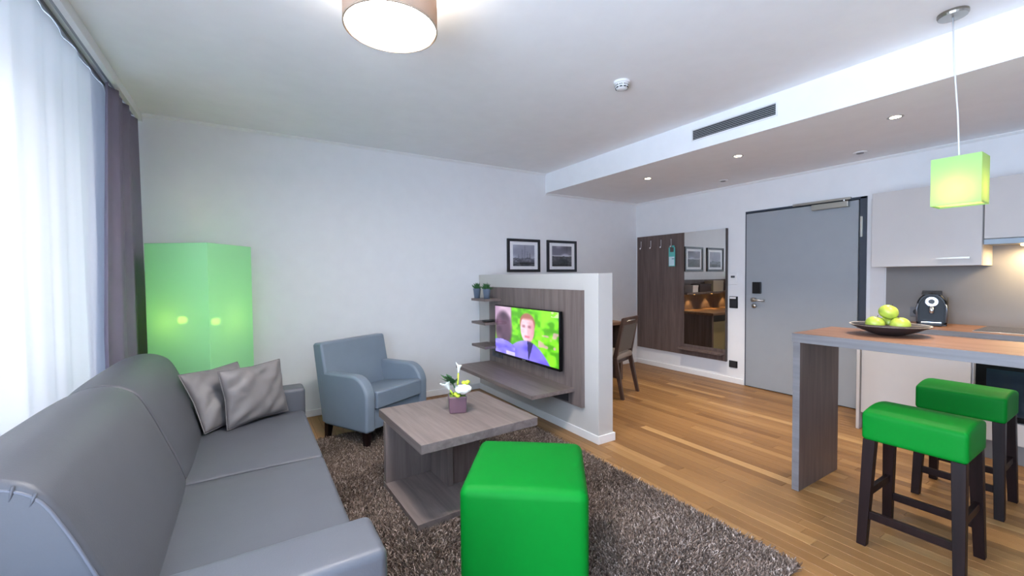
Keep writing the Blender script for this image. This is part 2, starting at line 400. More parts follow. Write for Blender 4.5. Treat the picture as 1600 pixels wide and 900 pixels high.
B('rail', (-.762, -.742, YB+.01, YA-.03, 2.656, ZC), mat('aluminium_track', (150, 150, 152), .4, .8), tk)
B('rail', (-.828, -.803, YB+.01, YA-.03, 2.664, ZC), MATS['aluminium_track'], tk)

# ------------------------------------------------------------------ entrance door
dr = struct(thing('door_1', 'flush grey-blue entrance door in a dark steel frame', 'door', (XB, 2.2, 0))); del dr['category']
B('frame', (XB-.012, XB+.10, DY0, DY0+.055, 0, DZ), frame_dark, dr, .003)
B('frame', (XB-.012, XB+.10, DY1-.014, DY1, 0, DZ), frame_dark, dr, .003)
B('frame', (XB-.012, XB+.10, DY0, DY1, DZ-.022, DZ), frame_dark, dr, .003)
leaf = B('door_leaf', (XB-.022, XB+.03, DY0+.062, DY1-.018, .008, DZ-.03), door_m, dr, .002)
B('sill_shadow_gap', (XB-.005, XB+.10, DY0+.05, DY1-.01, 0, .008), dark_gap, dr)
B('hinge', (XB-.03, XB-.008, DY0+.028, DY0+.048, 1.70, 1.90), steel, dr, .003)
B('hinge', (XB-.03, XB-.008, DY0+.028, DY0+.048, .2, .4), steel, dr, .003)
xl = XB-.022
B('card_reader', (xl-.022, xl, 2.60, 2.70, 1.12, 1.255), black_pl, leaf, .006)
h = MB(); h.tube([(xl, 2.68, 1.045), (xl-.045, 2.68, 1.045)], .024, 16); h.build('handle_rose', steel, leaf, True, smooth=True)
h = MB(); h.tube([(xl-.05, 2.69, 1.045), (xl-.055, 2.67, 1.045), (xl-.055, 2.545, 1.043)], .010, 12); h.build('handle', steel, leaf, True, smooth=True)
h = MB(); h.tube([(xl, 2.68, .975), (xl-.02, 2.68, .975)], .026, 16); h.build('lock_cylinder', steel, leaf, True, smooth=True)
cl = B('door_closer', (xl-.055, xl, 1.76, 2.08, 2.005, 2.062), steel, dr, .006)
B('closer_rail', (XB-.05, XB-.012, 1.75, 2.27, 2.075, 2.10), steel, dr, .003)
h = MB(); h.tube([(xl-.03, 1.80, 2.06), (xl-.035, 1.80, 2.08)], .01, 10); h.build('closer_pivot', steel, dr, True)

# ------------------------------------------------------------------ wall fittings by the door
t = thing('thermostat', 'small white thermostat above the card switch beside the door', 'thermostat', (XB, 2.95, 1.29))
B('case', (XB-.014, XB, 2.895, 3.005, 1.22, 1.36), white_pl, t, .004); B('display', (XB-.0155, XB-.013, 2.925, 2.975, 1.305, 1.33), mat('lcd_grey', (70, 74, 78), .2), t)
t = thing('card_switch', 'black key-card switch with white slot beside the door', 'switch', (XB, 2.95, 1.0))
B('plate', (XB-.012, XB, 2.89, 2.995, .93, 1.075), black_pl, t, .004); B('card_slot', (XB-.02, XB-.012, 2.91, 2.985, 1.045, 1.068), white_pl, t, .002)
B('rocker', (XB-.018, XB-.012, 2.905, 2.985, .94, 1.03), mat('anthracite_plastic', (44, 45, 50), .35), t, .003)
t = thing('wall_socket', 'black double socket low on the wall beside the door', 'socket', (XB, 2.945, .235))
B('plate', (XB-.012, XB, 2.89, 2.995, .19, .275), black_pl, t, .003); B('insert', (XB-.016, XB-.011, 2.905, 2.98, .2, .265), MATS['anthracite_plastic'], t, .004)

# ------------------------------------------------------------------ wardrobe panel with hooks and mirror
wp = thing('coat_rack_panel', 'brown wall panel with coat hooks and tall mirror', 'coat rack', (5.06, 3.73, .26))
for y0, y1 in ((4.03, 4.44), (3.625, 4.0285)): B('board', (5.045, XB, y0, y1, .255, 1.922), brown_panel, wp, .001)
B('board', (5.045, XB, 3.03, 3.624, .255, .40), brown_panel, wp, .001)
B('edge_strip', (5.04, XB, 3.02, 3.032, .255, 1.922), mat('dark_edge', (70, 62, 60), .5), wp)
mm = bpy.data.materials.new('mirror_glass'); mm.use_nodes = True; b = mm.node_tree.nodes['Principled BSDF']; b.inputs['Base Color'].default_value = (.80, .79, .76, 1); b.inputs['Metallic'].default_value = 1; b.inputs['Roughness'].default_value = .004
B('mirror', (5.05, XB, 3.033, 3.622, .402, 1.922), mm, wp)
B('ledge', (4.945, 5.045, 3.04, 3.66, .335, .36), brown_panel, wp, .002)
for yy in (4.33, 4.15, 3.97, 3.80):
    k = MB(); k.tube([(5.045, yy+.025, 1.86), (5.03, yy+.02, 1.845), (5.0, yy-.005, 1.745), (4.985, yy-.01, 1.735)], [.007, .007, .006, .006], 8)
    k.sphere((4.98, yy-.01, 1.74), .016, 10, 6); k.build('hook', chrome, wp, True, smooth=True)
dh = thing('door_hanger', 'teal and white door hanger card on the last coat hook', 'door hanger', (5.0, 3.79, 1.5))
k = MB(); n_ = 16; out = [(3.79-.052, 1.465), (3.79+.052, 1.465), (3.79+.052, 1.72), (3.79+.03, 1.75), (3.79-.03, 1.75), (3.79-.052, 1.72)]
vs = []; fs = []
hole = [(3.79+.028*math.cos(2*PI*i/12), 1.70+.028*math.sin(2*PI*i/12)) for i in range(12)]
bm = bmesh.new()
teal = mat('teal_card', (90, 178, 170), .5)
k.box(5.006, 5.008, 3.738, 3.842, 1.465, 1.665); k.box(5.006, 5.008, 3.738, 3.76, 1.665, 1.73); k.box(5.006, 5.008, 3.82, 3.842, 1.665, 1.73); k.box(5.006, 5.008, 3.75, 3.83, 1.73, 1.755)
k.build('card', teal, dh, True); bm.free()
B('print', (5.0045, 5.006, 3.75, 3.836, 1.475, 1.60), mat('pale_card_print', (196, 220, 226), .5), dh)
B('print_bar', (5.0038, 5.0045, 3.75, 3.79, 1.565, 1.575), mat('blue_print', (70, 110, 130), .5), dh)

# ------------------------------------------------------------------ painted pictures (flat prints as colour grids)
def paint(name, w, h, func, nx, ny, m, parent, place):
    vs = []; cols = []
    for j in range(ny+1):
        for i in range(nx+1):
            u, v = i/nx, j/ny; vs.append(place(u, v)); cols.append(func(u, v))
    fs = [(j*(nx+1)+i, j*(nx+1)+i+1, (j+1)*(nx+1)+i+1, (j+1)*(nx+1)+i) for j in range(ny) for i in range(nx)]
    r = parent
    while r.parent: r = r.parent
    L = r.location
    me = bpy.data.meshes.new(name); me.from_pydata([(x-L.x, y-L.y, z-L.z) for x, y, z in vs], [], fs)
    at = me.color_attributes.new('col', 'FLOAT_COLOR', 'POINT')
    arr = np.ones((len(vs), 4), dtype=np.float32); c = np.array(cols)/255.0
    arr[:, :3] = np.where(c <= .04045, c/12.92, ((c+.055)/1.055)**2.4)
    at.data.foreach_set('color', arr.ravel()); me.materials.append(m); me.update()
    o = bpy.data.objects.new(name, me); C.objects.link(o); o.parent = parent
    return o
class VN:  # small value noise for prints
    def __init__(s, seed): s.g = np.random.default_rng(seed).random((64, 64))
    def __call__(s, x, y):
        xi, yi = int(math.floor(x)), int(math.floor(y)); fx, fy = x-xi, y-yi; fx = fx*fx*(3-2*fx); fy = fy*fy*(3-2*fy); g = s.g
        a, b, c, d = g[xi % 64, yi % 64], g[(xi+1) % 64, yi % 64], g[xi % 64, (yi+1) % 64], g[(xi+1) % 64, (yi+1) % 64]
        return (a*(1-fx)+b*fx)*(1-fy)+(c*(1-fx)+d*fx)*fy
N1, N2, N3 = VN(1), VN(2), VN(3)
def mixc(a, b, t): t = max(0, min(1, t)); return tuple(p*(1-t)+q*t for p, q in zip(a, b))
def sm(a, b, x): t = max(0, min(1, (x-a)/(b-a))); return t*t*(3-2*t)
def harbour(u, v):     # sailing boats in a harbour
    c = mixc((150, 152, 168), (196, 198, 210), sm(.2, .9, N1(u*3, v*3)*.6+.4*(1-v)))
    for mx_, top in ((.42, .80), (.55, .97), (.66, .7), (.78, .62), (.25, .55)):
        if abs(u-mx_) < .012 and .3 < v < top: c = mixc(c, (96, 98, 110), .75)
        if .3 < v < top and abs((u-mx_)-(top-v)*.18) < .006: c = mixc(c, (120, 122, 134), .6)
    if v < .36+.05*N2(u*9, 1): c = mixc((70, 72, 84), (150, 152, 164), N2(u*14, v*16))
    if v < .17: c = mixc((36, 40, 46), (120, 124, 134), N3(u*10, v*14)*.9)
    if .1 < v < .17 and .3 < u < .85: c = (30, 34, 38)
    return c
def jetty(u, v):       # cloudy sky over a dark shore
    c = mixc((120, 118, 134), (184, 182, 200), sm(.25, .75, N2(u*3+5, v*4)))
    c = mixc(c, (70, 70, 82), sm(.62, 1.0, v)*sm(.2, .9, u)*.9)
    if v < .56 and v > .44: c = mixc(c, (206, 206, 216), .75)
    if v < .48+.03*N1(u*12, 3): c = mixc((48, 50, 56), (92, 94, 102), N1(u*12, v*12))
    if v < .4 and .3 < u < .85 and v < .4-abs(u-.55)*.4: c = mixc((30, 36, 38), (64, 68, 74), N3(u*16, v*14))
    if v < .1: c = (28, 30, 34)
    return c
frame_bl = mat('black_picture_frame', (24, 25, 32), .4); matte = mat('white_passepartout', (242, 242, 246), .7)
glass_m = bpy.data.materials.new('picture_glass'); glass_m.use_nodes = True; nt = glass_m.node_tree; nt.nodes.clear()
tr = nt.nodes.new('ShaderNodeBsdfTransparent'); gs = nt.nodes.new('ShaderNodeBsdfGlossy'); gs.inputs['Roughness'].default_value = .01
fr = thin_fresnel(nt); mx = nt.nodes.new('ShaderNodeMixShader'); ou = nt.nodes.new('ShaderNodeOutputMaterial')
nt.links.new(fr.outputs[0], mx.inputs[0]); nt.links.new(tr.outputs[0], mx.inputs[1]); nt.links.new(gs.outputs[0], mx.inputs[2]); nt.links.new(mx.outputs[0], ou.inputs[0])
def picture(x0, x1, z0, z1, label, func):
    t = thing('picture_frame', label, 'picture', ((x0+x1)/2, YA, z0), group='framed photographs on the far wall')
    fw = .034; y = YA
    B('frame_side', (x0, x0+fw, y-.025, y, z0, z1), frame_bl, t, .002); B('frame_side', (x1-fw, x1, y-.025, y, z0, z1), frame_bl, t, .002)
    B('frame_side', (x0+fw, x1-fw, y-.025, y, z0, z0+fw), frame_bl, t, .002); B('frame_side', (x0+fw, x1-fw, y-.025, y, z1-fw, z1), frame_bl, t, .002)
    B('mat_board', (x0+fw, x1-fw, y-.012, y-.002, z0+fw, z1-fw), matte, t)
    mxx, mz = .085, .075
    paint('photograph', 1, 1, func, 48, 48, attr_mat('photo_print'), t, lambda u, v: (x0+mxx+(x1-x0-2*mxx)*u, y-.0125, z0+mz+(z1-z0-2*mz)*v))
    B('glass', (x0+fw, x1-fw, y-.017, y-.0155, z0+fw, z1-fw), glass_m, t)
picture(2.733, 3.233, 1.40, 1.82, 'black-framed harbour photograph with sailing boats, left of two above the partition', harbour)
picture(3.349, 3.856, 1.40, 1.822, 'black-framed photograph of a dark shore under clouds, right of two above the partition', jetty)

# ------------------------------------------------------------------ media wall panel, television and shelf things
mp_ = thing('media_panel', 'taupe wood wall panel with low bench shelf and three small shelves', 'wall unit', (2.32, 3.4, .25))
ys = [2.615, 3.13, 3.65, 4.17]
for i in range(3): B('board', (2.302, XP, ys[i]+.0007, ys[i+1]-.0007, .255, 1.228), taupe_z, mp_, .001)
B('bench_shelf', (1.862, 2.302, 2.70, 4.12, .372, .404), taupe_y, mp_, .002)
bk = MB(); bk.prism([(2.302, .372), (2.06, .372), (2.302, .27)], 'y', 2.78, 2.80); bk.build('bracket', dark_gap, mp_, True)
bk = MB(); bk.prism([(2.302, .372), (2.06, .372), (2.302, .27)], 'y', 4.0, 4.02); bk.build('bracket', dark_gap, mp_, True)
for z in (1.108, .855, .602): B('small_shelf', (2.10, 2.302, 3.905, 4.215, z-.026, z), taupe_y, mp_, .002)

def tvimg(u, v):        # a man in a blue shirt talking in a garden, another head in the foreground
    g = N1(u*11, v*8)*.6+N2(u*23, v*17)*.4
    c = mixc((70, 150, 20), (128, 226, 40), sm(.25, .75, g))
    if u > .72 and .3 < v < .62: c = mixc(c, (214, 150, 190), .7*sm(.6, .85, N3(u*19+3, v*15)))
    # man
    dx = (u-.56)/.112; dy = (v-.61)/.285
    hair = ((u-.56)/.13)**2+((v-.72)/.215)**2
    if hair < 1.05: c = mixc((150, 96, 84), c, sm(.65, 1.05, hair))
    fa = dx*dx+dy*dy
    if fa < 1.08:
        sk = mixc((238, 192, 204), (186, 126, 138), sm(.53, .68, u)*.75+.3*N2(u*30, v*26))
        sk = mixc(sk, (104, 66, 84), .6*sm(1, .2, abs(v-.655)/.045)*sm(1, .3, abs(abs(u-.548)-.045)/.036))
        sk = mixc(sk, (170, 64, 90), .65*sm(1, .2, abs(v-.455)/.035)*sm(1, .5, abs(u-.555)/.05))
        if .48 < v < .6 and abs(u-.575) < .012: sk = mixc(sk, (214, 150, 160), .6)
        if v > .78: sk = mixc(sk, (150, 96, 84), sm(.76, .84, v))
        c = mixc(sk, c, sm(.78, 1.08, fa))
    # shirt
    sh = .40-1.6*(u-.56)**2*(2.2 if u > .56 else 1.5)
    if v < sh and u > .27:
        s_ = mixc((128, 118, 226), (86, 74, 196), N1(u*9, v*9))
        if .555+(.4-v)*.05 < u < .66-(.4-v)*.2: s_ = (40, 36, 92)
        s_ = mixc(s_, (186, 164, 236), .55*sm(.54, .46, u)*sm(.2, .34, v))
        c = mixc(s_, c, sm(sh-.05, sh, v))
    # foreground head on the left
    if u < .33 and v > .62-.2*u: 
        c = mixc((150, 120, 150), (196, 170, 190), N2(u*7, v*7)) if u < .29 else mixc((150, 120, 150), c, sm(.28, .32, u))
    hd = ((u-.15)/.165)**2+((v-.52)/.40)**2
    if hd < 1.25: c = mixc(mixc((54, 38, 54), (120, 92, 112), N3(u*13, v*6)*.8), c, sm(.55, 1.25, hd))
    if v < .30-.9*(u-.12)**2*2 and u < .36: c = mixc((96, 86, 200), (150, 140, 232), N1(u*14, v*14))
    if v < .08 and .2 < u < .36: c = mixc(c, (230, 220, 250), .6)
    if u > .9 and v > .9 and N2(u*40, v*40) > .5: c = mixc(c, (220, 240, 210), .6)
    return c
tv = thing('television', 'black flat television showing a man in a blue shirt', 'television', (2.27, 3.37, .52))
B('housing', (2.238, 2.27, 2.815, 3.93, .525, 1.043), black_gl, tv, .004)
B('rear_case', (2.27, 2.295, 3.1, 3.65, .62, .95), black_pl, tv, .004)
B('wall_bracket', (2.29, 2.303, 3.2, 3.55, .68, .88), black_pl, tv)
paint('screen', 1, 1, tvimg, 150, 84, attr_mat('tv_screen', emission=.95, rough=.12), tv, lambda u, v: (2.2372, 3.918-(3.918-2.828)*u, .548+(1.034-.548)*v))
B('logo_plate', (2.2365, 2.238, 3.34, 3.40, .531, .539), chrome, tv)

leaf_dk = mat('dark_green_leaf', (46, 92, 48), .5, vary=.15, vscale=30); leaf_lt = mat('light_green_leaf', (128, 172, 40), .5, vary=.15, vscale=30)
potb = mat('blue_grey_pot', (108, 122, 142), .55)
def succulent(x, y, z, label, seed):
    r = random.Random(seed); t = thing('potted_succulent', label, 'potted plant', (x, y, z), group='succulents on the top shelf')
    MB().lathe([(.030, 0), (.043, .105), (.045, .108), (.040, .108), (.038, .095)], 20).build('pot', potb, t, smooth=True)
    MB().lathe([(.001, .092), (.039, .096), (.039, .09)], 16).build('soil', mat('dark_soil', (50, 40, 34), .95), t)
    for i in range(34):
        a = i*2.4; el = r.uniform(.15, 1.35); L = r.uniform(.06, .085); d = Vector((math.cos(a)*math.cos(el), math.sin(a)*math.cos(el), math.sin(el)))
        s0 = Vector((0, 0, .098)); side = d.cross(Vector((0, 0, 1))).normalized()*.009; up = side.cross(d).normalized()*.004
        k = MB().add([s0-side*.5, s0+side*.5, s0+d*L*.6+side+up, s0+d*L*.6-side+up, s0+d*L, s0+d*L*.5-up*2], [(0,1,2,3),(3,2,4),(0,5,1),(1,5,2),(0,3,5),(2,5,4),(3,4,5)])
        k.build('leaf', leaf_dk, t)
succulent(2.14, 4.15, 1.108, 'small green succulent in blue-grey pot, farther of two on top shelf', 3)
succulent(2.16, 3.965, 1.108, 'small green succulent in blue-grey pot, nearer the television', 5)
t = thing('remote_dish', 'flat black dish on the middle small shelf', 'dish', (2.2, 4.0, .855))
MB().lathe([(.04, 0), (.075, .012), (.078, .016), (.07, .014), (.035, .005)], 24).build('dish_body', black_pl, t, smooth=True)
MB().lathe([(.033, .005), (.035, .009), (.03, .0095)], 20).build('dish_base', black_pl, t, smooth=True)
t = thing('panel_socket', 'dark double socket on the panel below the small shelves', 'socket', (2.3, 3.97, .52))
B('plate', (2.292, 2.302, 3.87, 4.09, .46, .545), mat('blue_grey_plastic', (58, 66, 78), .4), t, .003)
for yy in (3.925, 4.035):
    k = MB(); k.tube([(2.291, yy, .503), (2.2895, yy, .503)], .026, 16); k.build('insert', black_pl, t, True)

# ------------------------------------------------------------------ rug with pile
RX0, RX1, RY0, RY1 = .26, 2.115, .905, 3.76
rug = tag(MB().box(RX0, RX1, RY0, RY1, .0, .008).build('rug', mat('rug_backing', (104, 86, 74), .95)), 'brown shaggy rug under the coffee table and green pouf', 'rug')
NB = 210000
px = rng.uniform(RX0, RX1, NB); py = rng.uniform(RY0, RY1, NB)
ang = rng.uniform(0, 2*PI, NB); lean = rng.normal(0, .012, (NB, 2)) + np.stack([.006*np.sin(px*9+py*3), .006*np.cos(py*8)], 1); hgt = rng.uniform(.014, .026, NB); wd = rng.uniform(.0022, .0036, NB)
dx, dy = np.cos(ang)*wd, np.sin(ang)*wd
P = np.zeros((NB, 4, 3)); z0 = .007
P[:, 0] = np.stack([px-dx, py-dy, np.full(NB, z0)], 1); P[:, 1] = np.stack([px+dx, py+dy, np.full(NB, z0)], 1)
P[:, 2] = np.stack([px+dx*.6+lean[:, 0], py+dy*.6+lean[:, 1], z0+hgt], 1); P[:, 3] = np.stack([px-dx*.6+lean[:, 0], py-dy*.6+lean[:, 1], z0+hgt], 1)
me = bpy.data.meshes.new('pile'); me.vertices.add(NB*4); me.vertices.foreach_set('co', P.reshape(-1)); me.loops.add(NB*4); me.loops.foreach_set('vertex_index', np.arange(NB*4, dtype=np.int32))
me.polygons.add(NB); me.polygons.foreach_set('loop_start', np.arange(0, NB*4, 4, dtype=np.int32)); me.update(calc_edges=True)
base = np.array([[114, 96, 84], [146, 127, 114], [78, 62, 52], [184, 167, 155]])/255.; base = np.where(base <= .04045, base/12.92, ((base+.055)/1.055)**2.4)
cc = base[rng.choice(4, NB, p=[.42, .28, .18, .12])]*rng.uniform(.85, 1.15, (NB, 1)); cc = np.repeat(np.concatenate([cc, np.ones((NB, 1))], 1), 4, 0).astype(np.float32)
at = me.color_attributes.new('col', 'FLOAT_COLOR', 'POINT'); at.data.foreach_set('color', cc.ravel()); me.materials.append(attr_mat('shag_yarn', rough=.85))
o = bpy.data.objects.new('pile', me); C.objects.link(o); o.parent = rug; o['kind'] = 'stuff'

# ------------------------------------------------------------------ sofa
sf = thing('sofa', 'long grey leatherette sofa in front of the window', 'sofa', (-.15, 2.3, 0))
YS0, YS1 = 1.385, 3.215      # between the armrests
B('base', (-.66, .25, YS0-.0, YS1, .07, .30), sofa_m, sf, .02, seg=3)
for y0, y1 in ((1.165, YS0-.002), (YS1+.002, 3.39)):
    MB().rbox(((-.66+.315)/2, (y0+y1)/2, .325), ((.315+.66)/2, (y1-y0)/2, .265), .025, 4, 6).build('armrest', sofa_m, sf, True, smooth=True)
def seatdisp(c, h):
    def f(p, n):
        u, v = p[0]/h[0], p[1]/h[1]
        if n[2] > .2: p = p+np.array([0, 0, .016*(1-u**4)*(1-v**4)])
        return p
    return f
ym = 2.325; YBM = 2.37; YBE = 3.27
for y0, y1 in ((YS0+.002, ym-.001), (ym+.001, YS1-.002)):
    hh = ((.30+.33)/2, (y1-y0)/2, .075)
    MB().rbox(((.305-.325)/2, (y0+y1)/2, .365), hh, .02, 4, 8, seatdisp(None, hh)).build('seat_cushion', sofa_m, sf, True, smooth=True)
# profile of the back: from the seat up, over the rounded top, down behind
def spline(pts, n=6):
    out = []
    for i in range(len(pts)-1):
        p0 = pts[max(i-1, 0)]; p1 = pts[i]; p2 = pts[i+1]; p3 = pts[min(i+2, len(pts)-1)]
        for k in range(n):
            t = k/n; out.append(tuple(.5*((2*b)+(-a+c)*t+(2*a-5*b+4*c-d)*t*t+(-a+3*b-3*c+d)*t**3) for a, b, c, d in zip(p0, p1, p2, p3)))
    return out+[pts[-1]]
bprof = spline([(-.30, .30), (-.262, .42), (-.275, .50), (-.325, .64), (-.375, .77), (-.425, .865), (-.50, .905), (-.58, .902), (-.645, .862), (-.68, .76), (-.69, .55), (-.69, .10)], 6)
def back_cushion(y0, y1):
    vs = []; fs = []; n = len(bprof); cxm, czm = -.5, .5; rad = .022; Lh = y1-y0
    ds = [rad*(1-math.cos(PI/2*k/7)) for k in range(8)]
    ys_ = ds + list(np.linspace(rad, Lh-rad, 16))[1:-1] + [Lh-d for d in ds[::-1]]; ny = len(ys_)-1
    for d0 in ys_:
        e = min(d0, Lh-d0); v = 2*d0/Lh-1; inset = rad-math.sqrt(max(0, rad*rad-(rad-min(e, rad))**2))
        y = y0+d0
        for (x, z) in bprof:
            d = Vector((x-cxm, z-czm)); L = d.length; k = 1 - inset/L + .012/L*(1-v**4)
            vs.append((cxm+d.x*k, y, czm+d.y*k))
    for j in range(ny):
        for i in range(n-1):
            k = j*n+i; fs.append((k, k+1, k+n+1, k+n))
    fs.append(tuple(range(n))); fs.append(tuple(range(ny*n+n-1, ny*n-1, -1)))
    o = MB().add(vs, fs).build('back_cushion', sofa_m, sf, True, smooth=True)
    for p in o.data.polygons:
        if len(p.vertices) > 4: p.use_smooth = False
    return o
bc1 = back_cushion(YS0+.004, YBM-.0015); bc2 = back_cushion(YBM+.0015, YBE)
groove_shade = mat('cushion_groove_shade', (52, 54, 60), .7)  # dark tubes laid in the cushion grooves stand for the shade there
MB().tube([(-.5+(x+.5)*.975, YBM, .5+(z-.5)*.975) for x, z in bprof[4:62]], .005, 6).build('seam', groove_shade, sf, True, smooth=True)
MB().tube([(-.27, ym, .432), (-.1, ym, .4365), (.1, ym, .4365), (.27, ym, .434), (.298, ym, .42), (.300, ym, .32)], .004, 6).build('seam', groove_shade, sf, True, smooth=True)
pip = MB().tube([(-.5+(x+.5)*.955, YS0+.006, .5+(z-.5)*.955) for x, z in bprof[4:60]], .004, 6); pip.build('piping', mat('grey_piping', (98, 101, 110), .5), bc1, True, smooth=True)
# puckers of the end panel along the piping
pk = MB()
for i, (q, L) in enumerate(((33, .05), (35, .035), (37, .06), (30, .045), (39, .03))):
    x, z = bprof[q]; d = Vector((x+.50, z-.60)).normalized()
    pk.tube([(x-d.x*.005, YS0+.006, z-d.y*.005), (x-d.x*L*.4, YS0+.004, z-d.y*L*.4), (x-d.x*L-.004, YS0+.007, z-d.y*L)], [.0035, .004, .001], 6)
pk.build('pucker', sofa_m, bc1, True, smooth=True)
for fx in (-.58, .2):
    for fy in (1.24, 3.33):
        MB().lathe([(.022, 0), (.028, .075)], 14, fx+.15, fy-2.3).build('foot', dark_wood, sf)

def pillow(label, loc, rot, w=.40, h=.38, th=.075, seed=1):
    r = VN(seed); vs = []; fs = []; n = 36
    t = bpy.data.objects.new('throw_pillow', None); C.objects.link(t); t.location = loc; t.rotation_euler = rot; tag(t, label, 'pillow', 'grey throw pillows on the sofa')
    for s_ in (1, -1):
        o0 = len(vs)
        for j in range(n+1):
            for i in range(n+1):
                u, v = 2*i/n-1, 2*j/n-1
                prof = max(0, (1-abs(u)**2.6))**.55*max(0, (1-abs(v)**2.6))**.55
                pu = 1-.07*(1-v*v)*0 - .075*(1-abs(v))**1*abs(u)**3*1.0
                pv = 1-.075*(1-abs(u))*abs(v)**3
                wr = (r(u*5+9, v*5+9)-.5)*.012*prof + .010*math.sin((u-v)*9+3*r(u*2+4, v*2))*prof*abs(u*v)**.5*1.6
                vs.append((u*pu*w/2, s_*(th*prof+wr*(prof > .05)), v*pv*h/2))
        for j in range(n):
            for i in range(n):
                k = o0+j*(n+1)+i; f = (k, k+1, k+n+2, k+n+1); fs.append(f if s_ > 0 else f[::-1])
    o = MB().add(vs, fs).build('cover', pillow_m, t, smooth=True)
    bm = bmesh.new(); bm.from_mesh(o.data); bmesh.ops.remove_doubles(bm, verts=bm.verts, dist=.0006); bm.to_mesh(o.data); bm.free()
    se = MB(); loop = []
    for k in range(n*4):
        e, i = divmod(k, n); q = 2*i/n-1; u, v = ((q, -1), (1, q), (-q, 1), (-1, -q))[e]
        loop.append((u*(1-.075*(1-abs(v))*abs(u)**3)*w/2, 0, v*(1-.075*(1-abs(u))*abs(v)**3)*h/2))
    se.tube(loop+[loop[0]], .003, 5); se.build('seam', pillow_m, t, smooth=True)
    return t
pillow('grey satin throw pillow leaning on the sofa back, behind the other pillow', (-.156, 3.149, .628), (math.radians(-28.7), 0, math.radians(44)), .39, .375, .062, 3)
pillow('grey satin throw pillow standing in front, nearer the far armrest', (.018, 3.095, .632), (math.radians(-12), 0, math.radians(34)), .40, .35, .06, 8)

# ------------------------------------------------------------------ armchair
fwd = Vector((.474, -.8805)); rgt = Vector((.8805, .474)); ac = Vector((.745, 3.327))+rgt*.35-fwd*.30
az = math.atan2(rgt.y, rgt.x)   # local x = right, local -y = forward
ch = thing('armchair', 'grey leatherette armchair with curved arms by the far wall', 'armchair', (ac.x, ac.y, 0), az)
# local frame: x right, y backwards (front at y=-.30, rear at y=+.23)
def arcpts(cx, cy, r, a0, a1, n): return [(cx+r*math.cos(a0+(a1-a0)*i/n), cy+r*math.sin(a0+(a1-a0)*i/n)) for i in range(n+1)]
aprof = [(.21, .13), (.255, .565)] + arcpts(-.13, .395, .175, PI/2, PI*.98, 12) + [(-.30, .13)]
for s_ in (-1, 1):
    x0, x1 = (-.35, -.255) if s_ < 0 else (.255, .35)
    MB().prism(aprof, 'x', x0, x1).build('armrest', arm_m, ch, bevel=.022, seg=4)
sp = [(-.26, .30), (.20, .27), (.235, .40), (-.255, .445)]
MB().prism([(-.315, .305), (.19, .275), (.19, .375), (-.30, .445), (-.318, .435)], 'x', -.252, .252).build('seat_cushion', arm_m, ch, bevel=.022, seg=4)
MB().prism([(-.285, .14), (.2, .14), (.2, .268), (-.285, .298)], 'x', -.256, .256).build('seat_rail', arm_m, ch, bevel=.008)
MB().prism([(.13, .30), (.235, .805), (.335, .80), (.345, .775), (.24, .14), (.20, .14)], 'x', -.348, .348).build('backrest', arm_m, ch, bevel=.022, seg=4)
for lx in (-.315, .315):
    for ly, z1 in ((-.26, .14), (.19, .14)):
        dr_ = .02 if ly > 0 else 0
        MB().hexa([(lx-.018, ly-.018+dr_, 0), (lx+.018, ly-.018+dr_, 0), (lx+.018, ly+.018+dr_, 0), (lx-.018, ly+.018+dr_, 0)],
                  [(lx-.026, ly-.026, z1), (lx+.026, ly-.026, z1), (lx+.026, ly+.026, z1), (lx-.026, ly+.026, z1)]).build('leg', dark_wood, ch, bevel=.003)

# ------------------------------------------------------------------ coffee table
ct = thing('coffee_table', 'square taupe wood coffee table on the shaggy rug', 'coffee table', (1.09, 2.43, .012), math.radians(2))
def T(name, d, m, bv=.0015): return MB().box(*d).build(name, m, ct, bevel=bv)
T('table_top', (-.375, .375, -.365, .365, .425, .475), taupe_y, .0025)
T('base_plate', (-.385, .15, -.325, .255, 0, .043), taupe_y, .0025)
T('fin_panel', (-.380, -.08, .215, .255, .043, .425), taupe_z)
T('column_side', (-.08, -.045, -.05, .255, .043, .425), taupe_z)
T('column_front', (-.045, .15, -.035, 0, .043, .425), brown_panel)  # darker laminate carries the shade under the table top
T('column_back', (-.045, .15, .22, .255, .043, .425), taupe_z)
T('column_side', (.115, .15, 0, .22, .043, .425), taupe_z)

# flower pot on the coffee table
fp = thing('flower_pot', 'white calla flowers in a square plum pot on the coffee table', 'flower pot', (1.115, 2.455, .487), math.radians(-20)); fp.scale = (1.3, 1.3, 1.3)
plum = mat('plum_glazed_pot', (104, 78, 88), .3)
k = MB(); s0, s1, hh = .040, .044, .082
k.hexa([(-s0,-s0,0),(s0,-s0,0),(s0,s0,0),(-s0,s0,0)], [(-s1,-s1,hh),(s1,-s1,hh),(s1,s1,hh),(-s1,s1,hh)]); k.build('pot', plum, fp, bevel=.006, seg=3)
k = MB().box(-.038, .038, -.038, .038, .076, .084); k.build('moss', mat('moss', (90, 110, 40), .9, bump=.5, bscale=150), fp)
petal = mat('white_petal', (244, 246, 240), .5); lime = mat('lime_bud', (190, 210, 60), .5, vary=.1, vscale=60)
def bloom(c, r, tilt, n=5):
    k = MB()
    for i in range(n):
        a = 2*PI*i/n; d = Vector((math.cos(a), math.sin(a), .25)); c2 = Vector(c)+d*r*.55
        k.sphere(c2, r*.62, 10, 6, (1, 1, .75))
    k.sphere(c, r*.6, 10, 6)
    k.build('blossom', petal, fp, smooth=True)
bloom((.026, -.032, .112), .037, 0); bloom((.012, .0, .115), .018, 0)
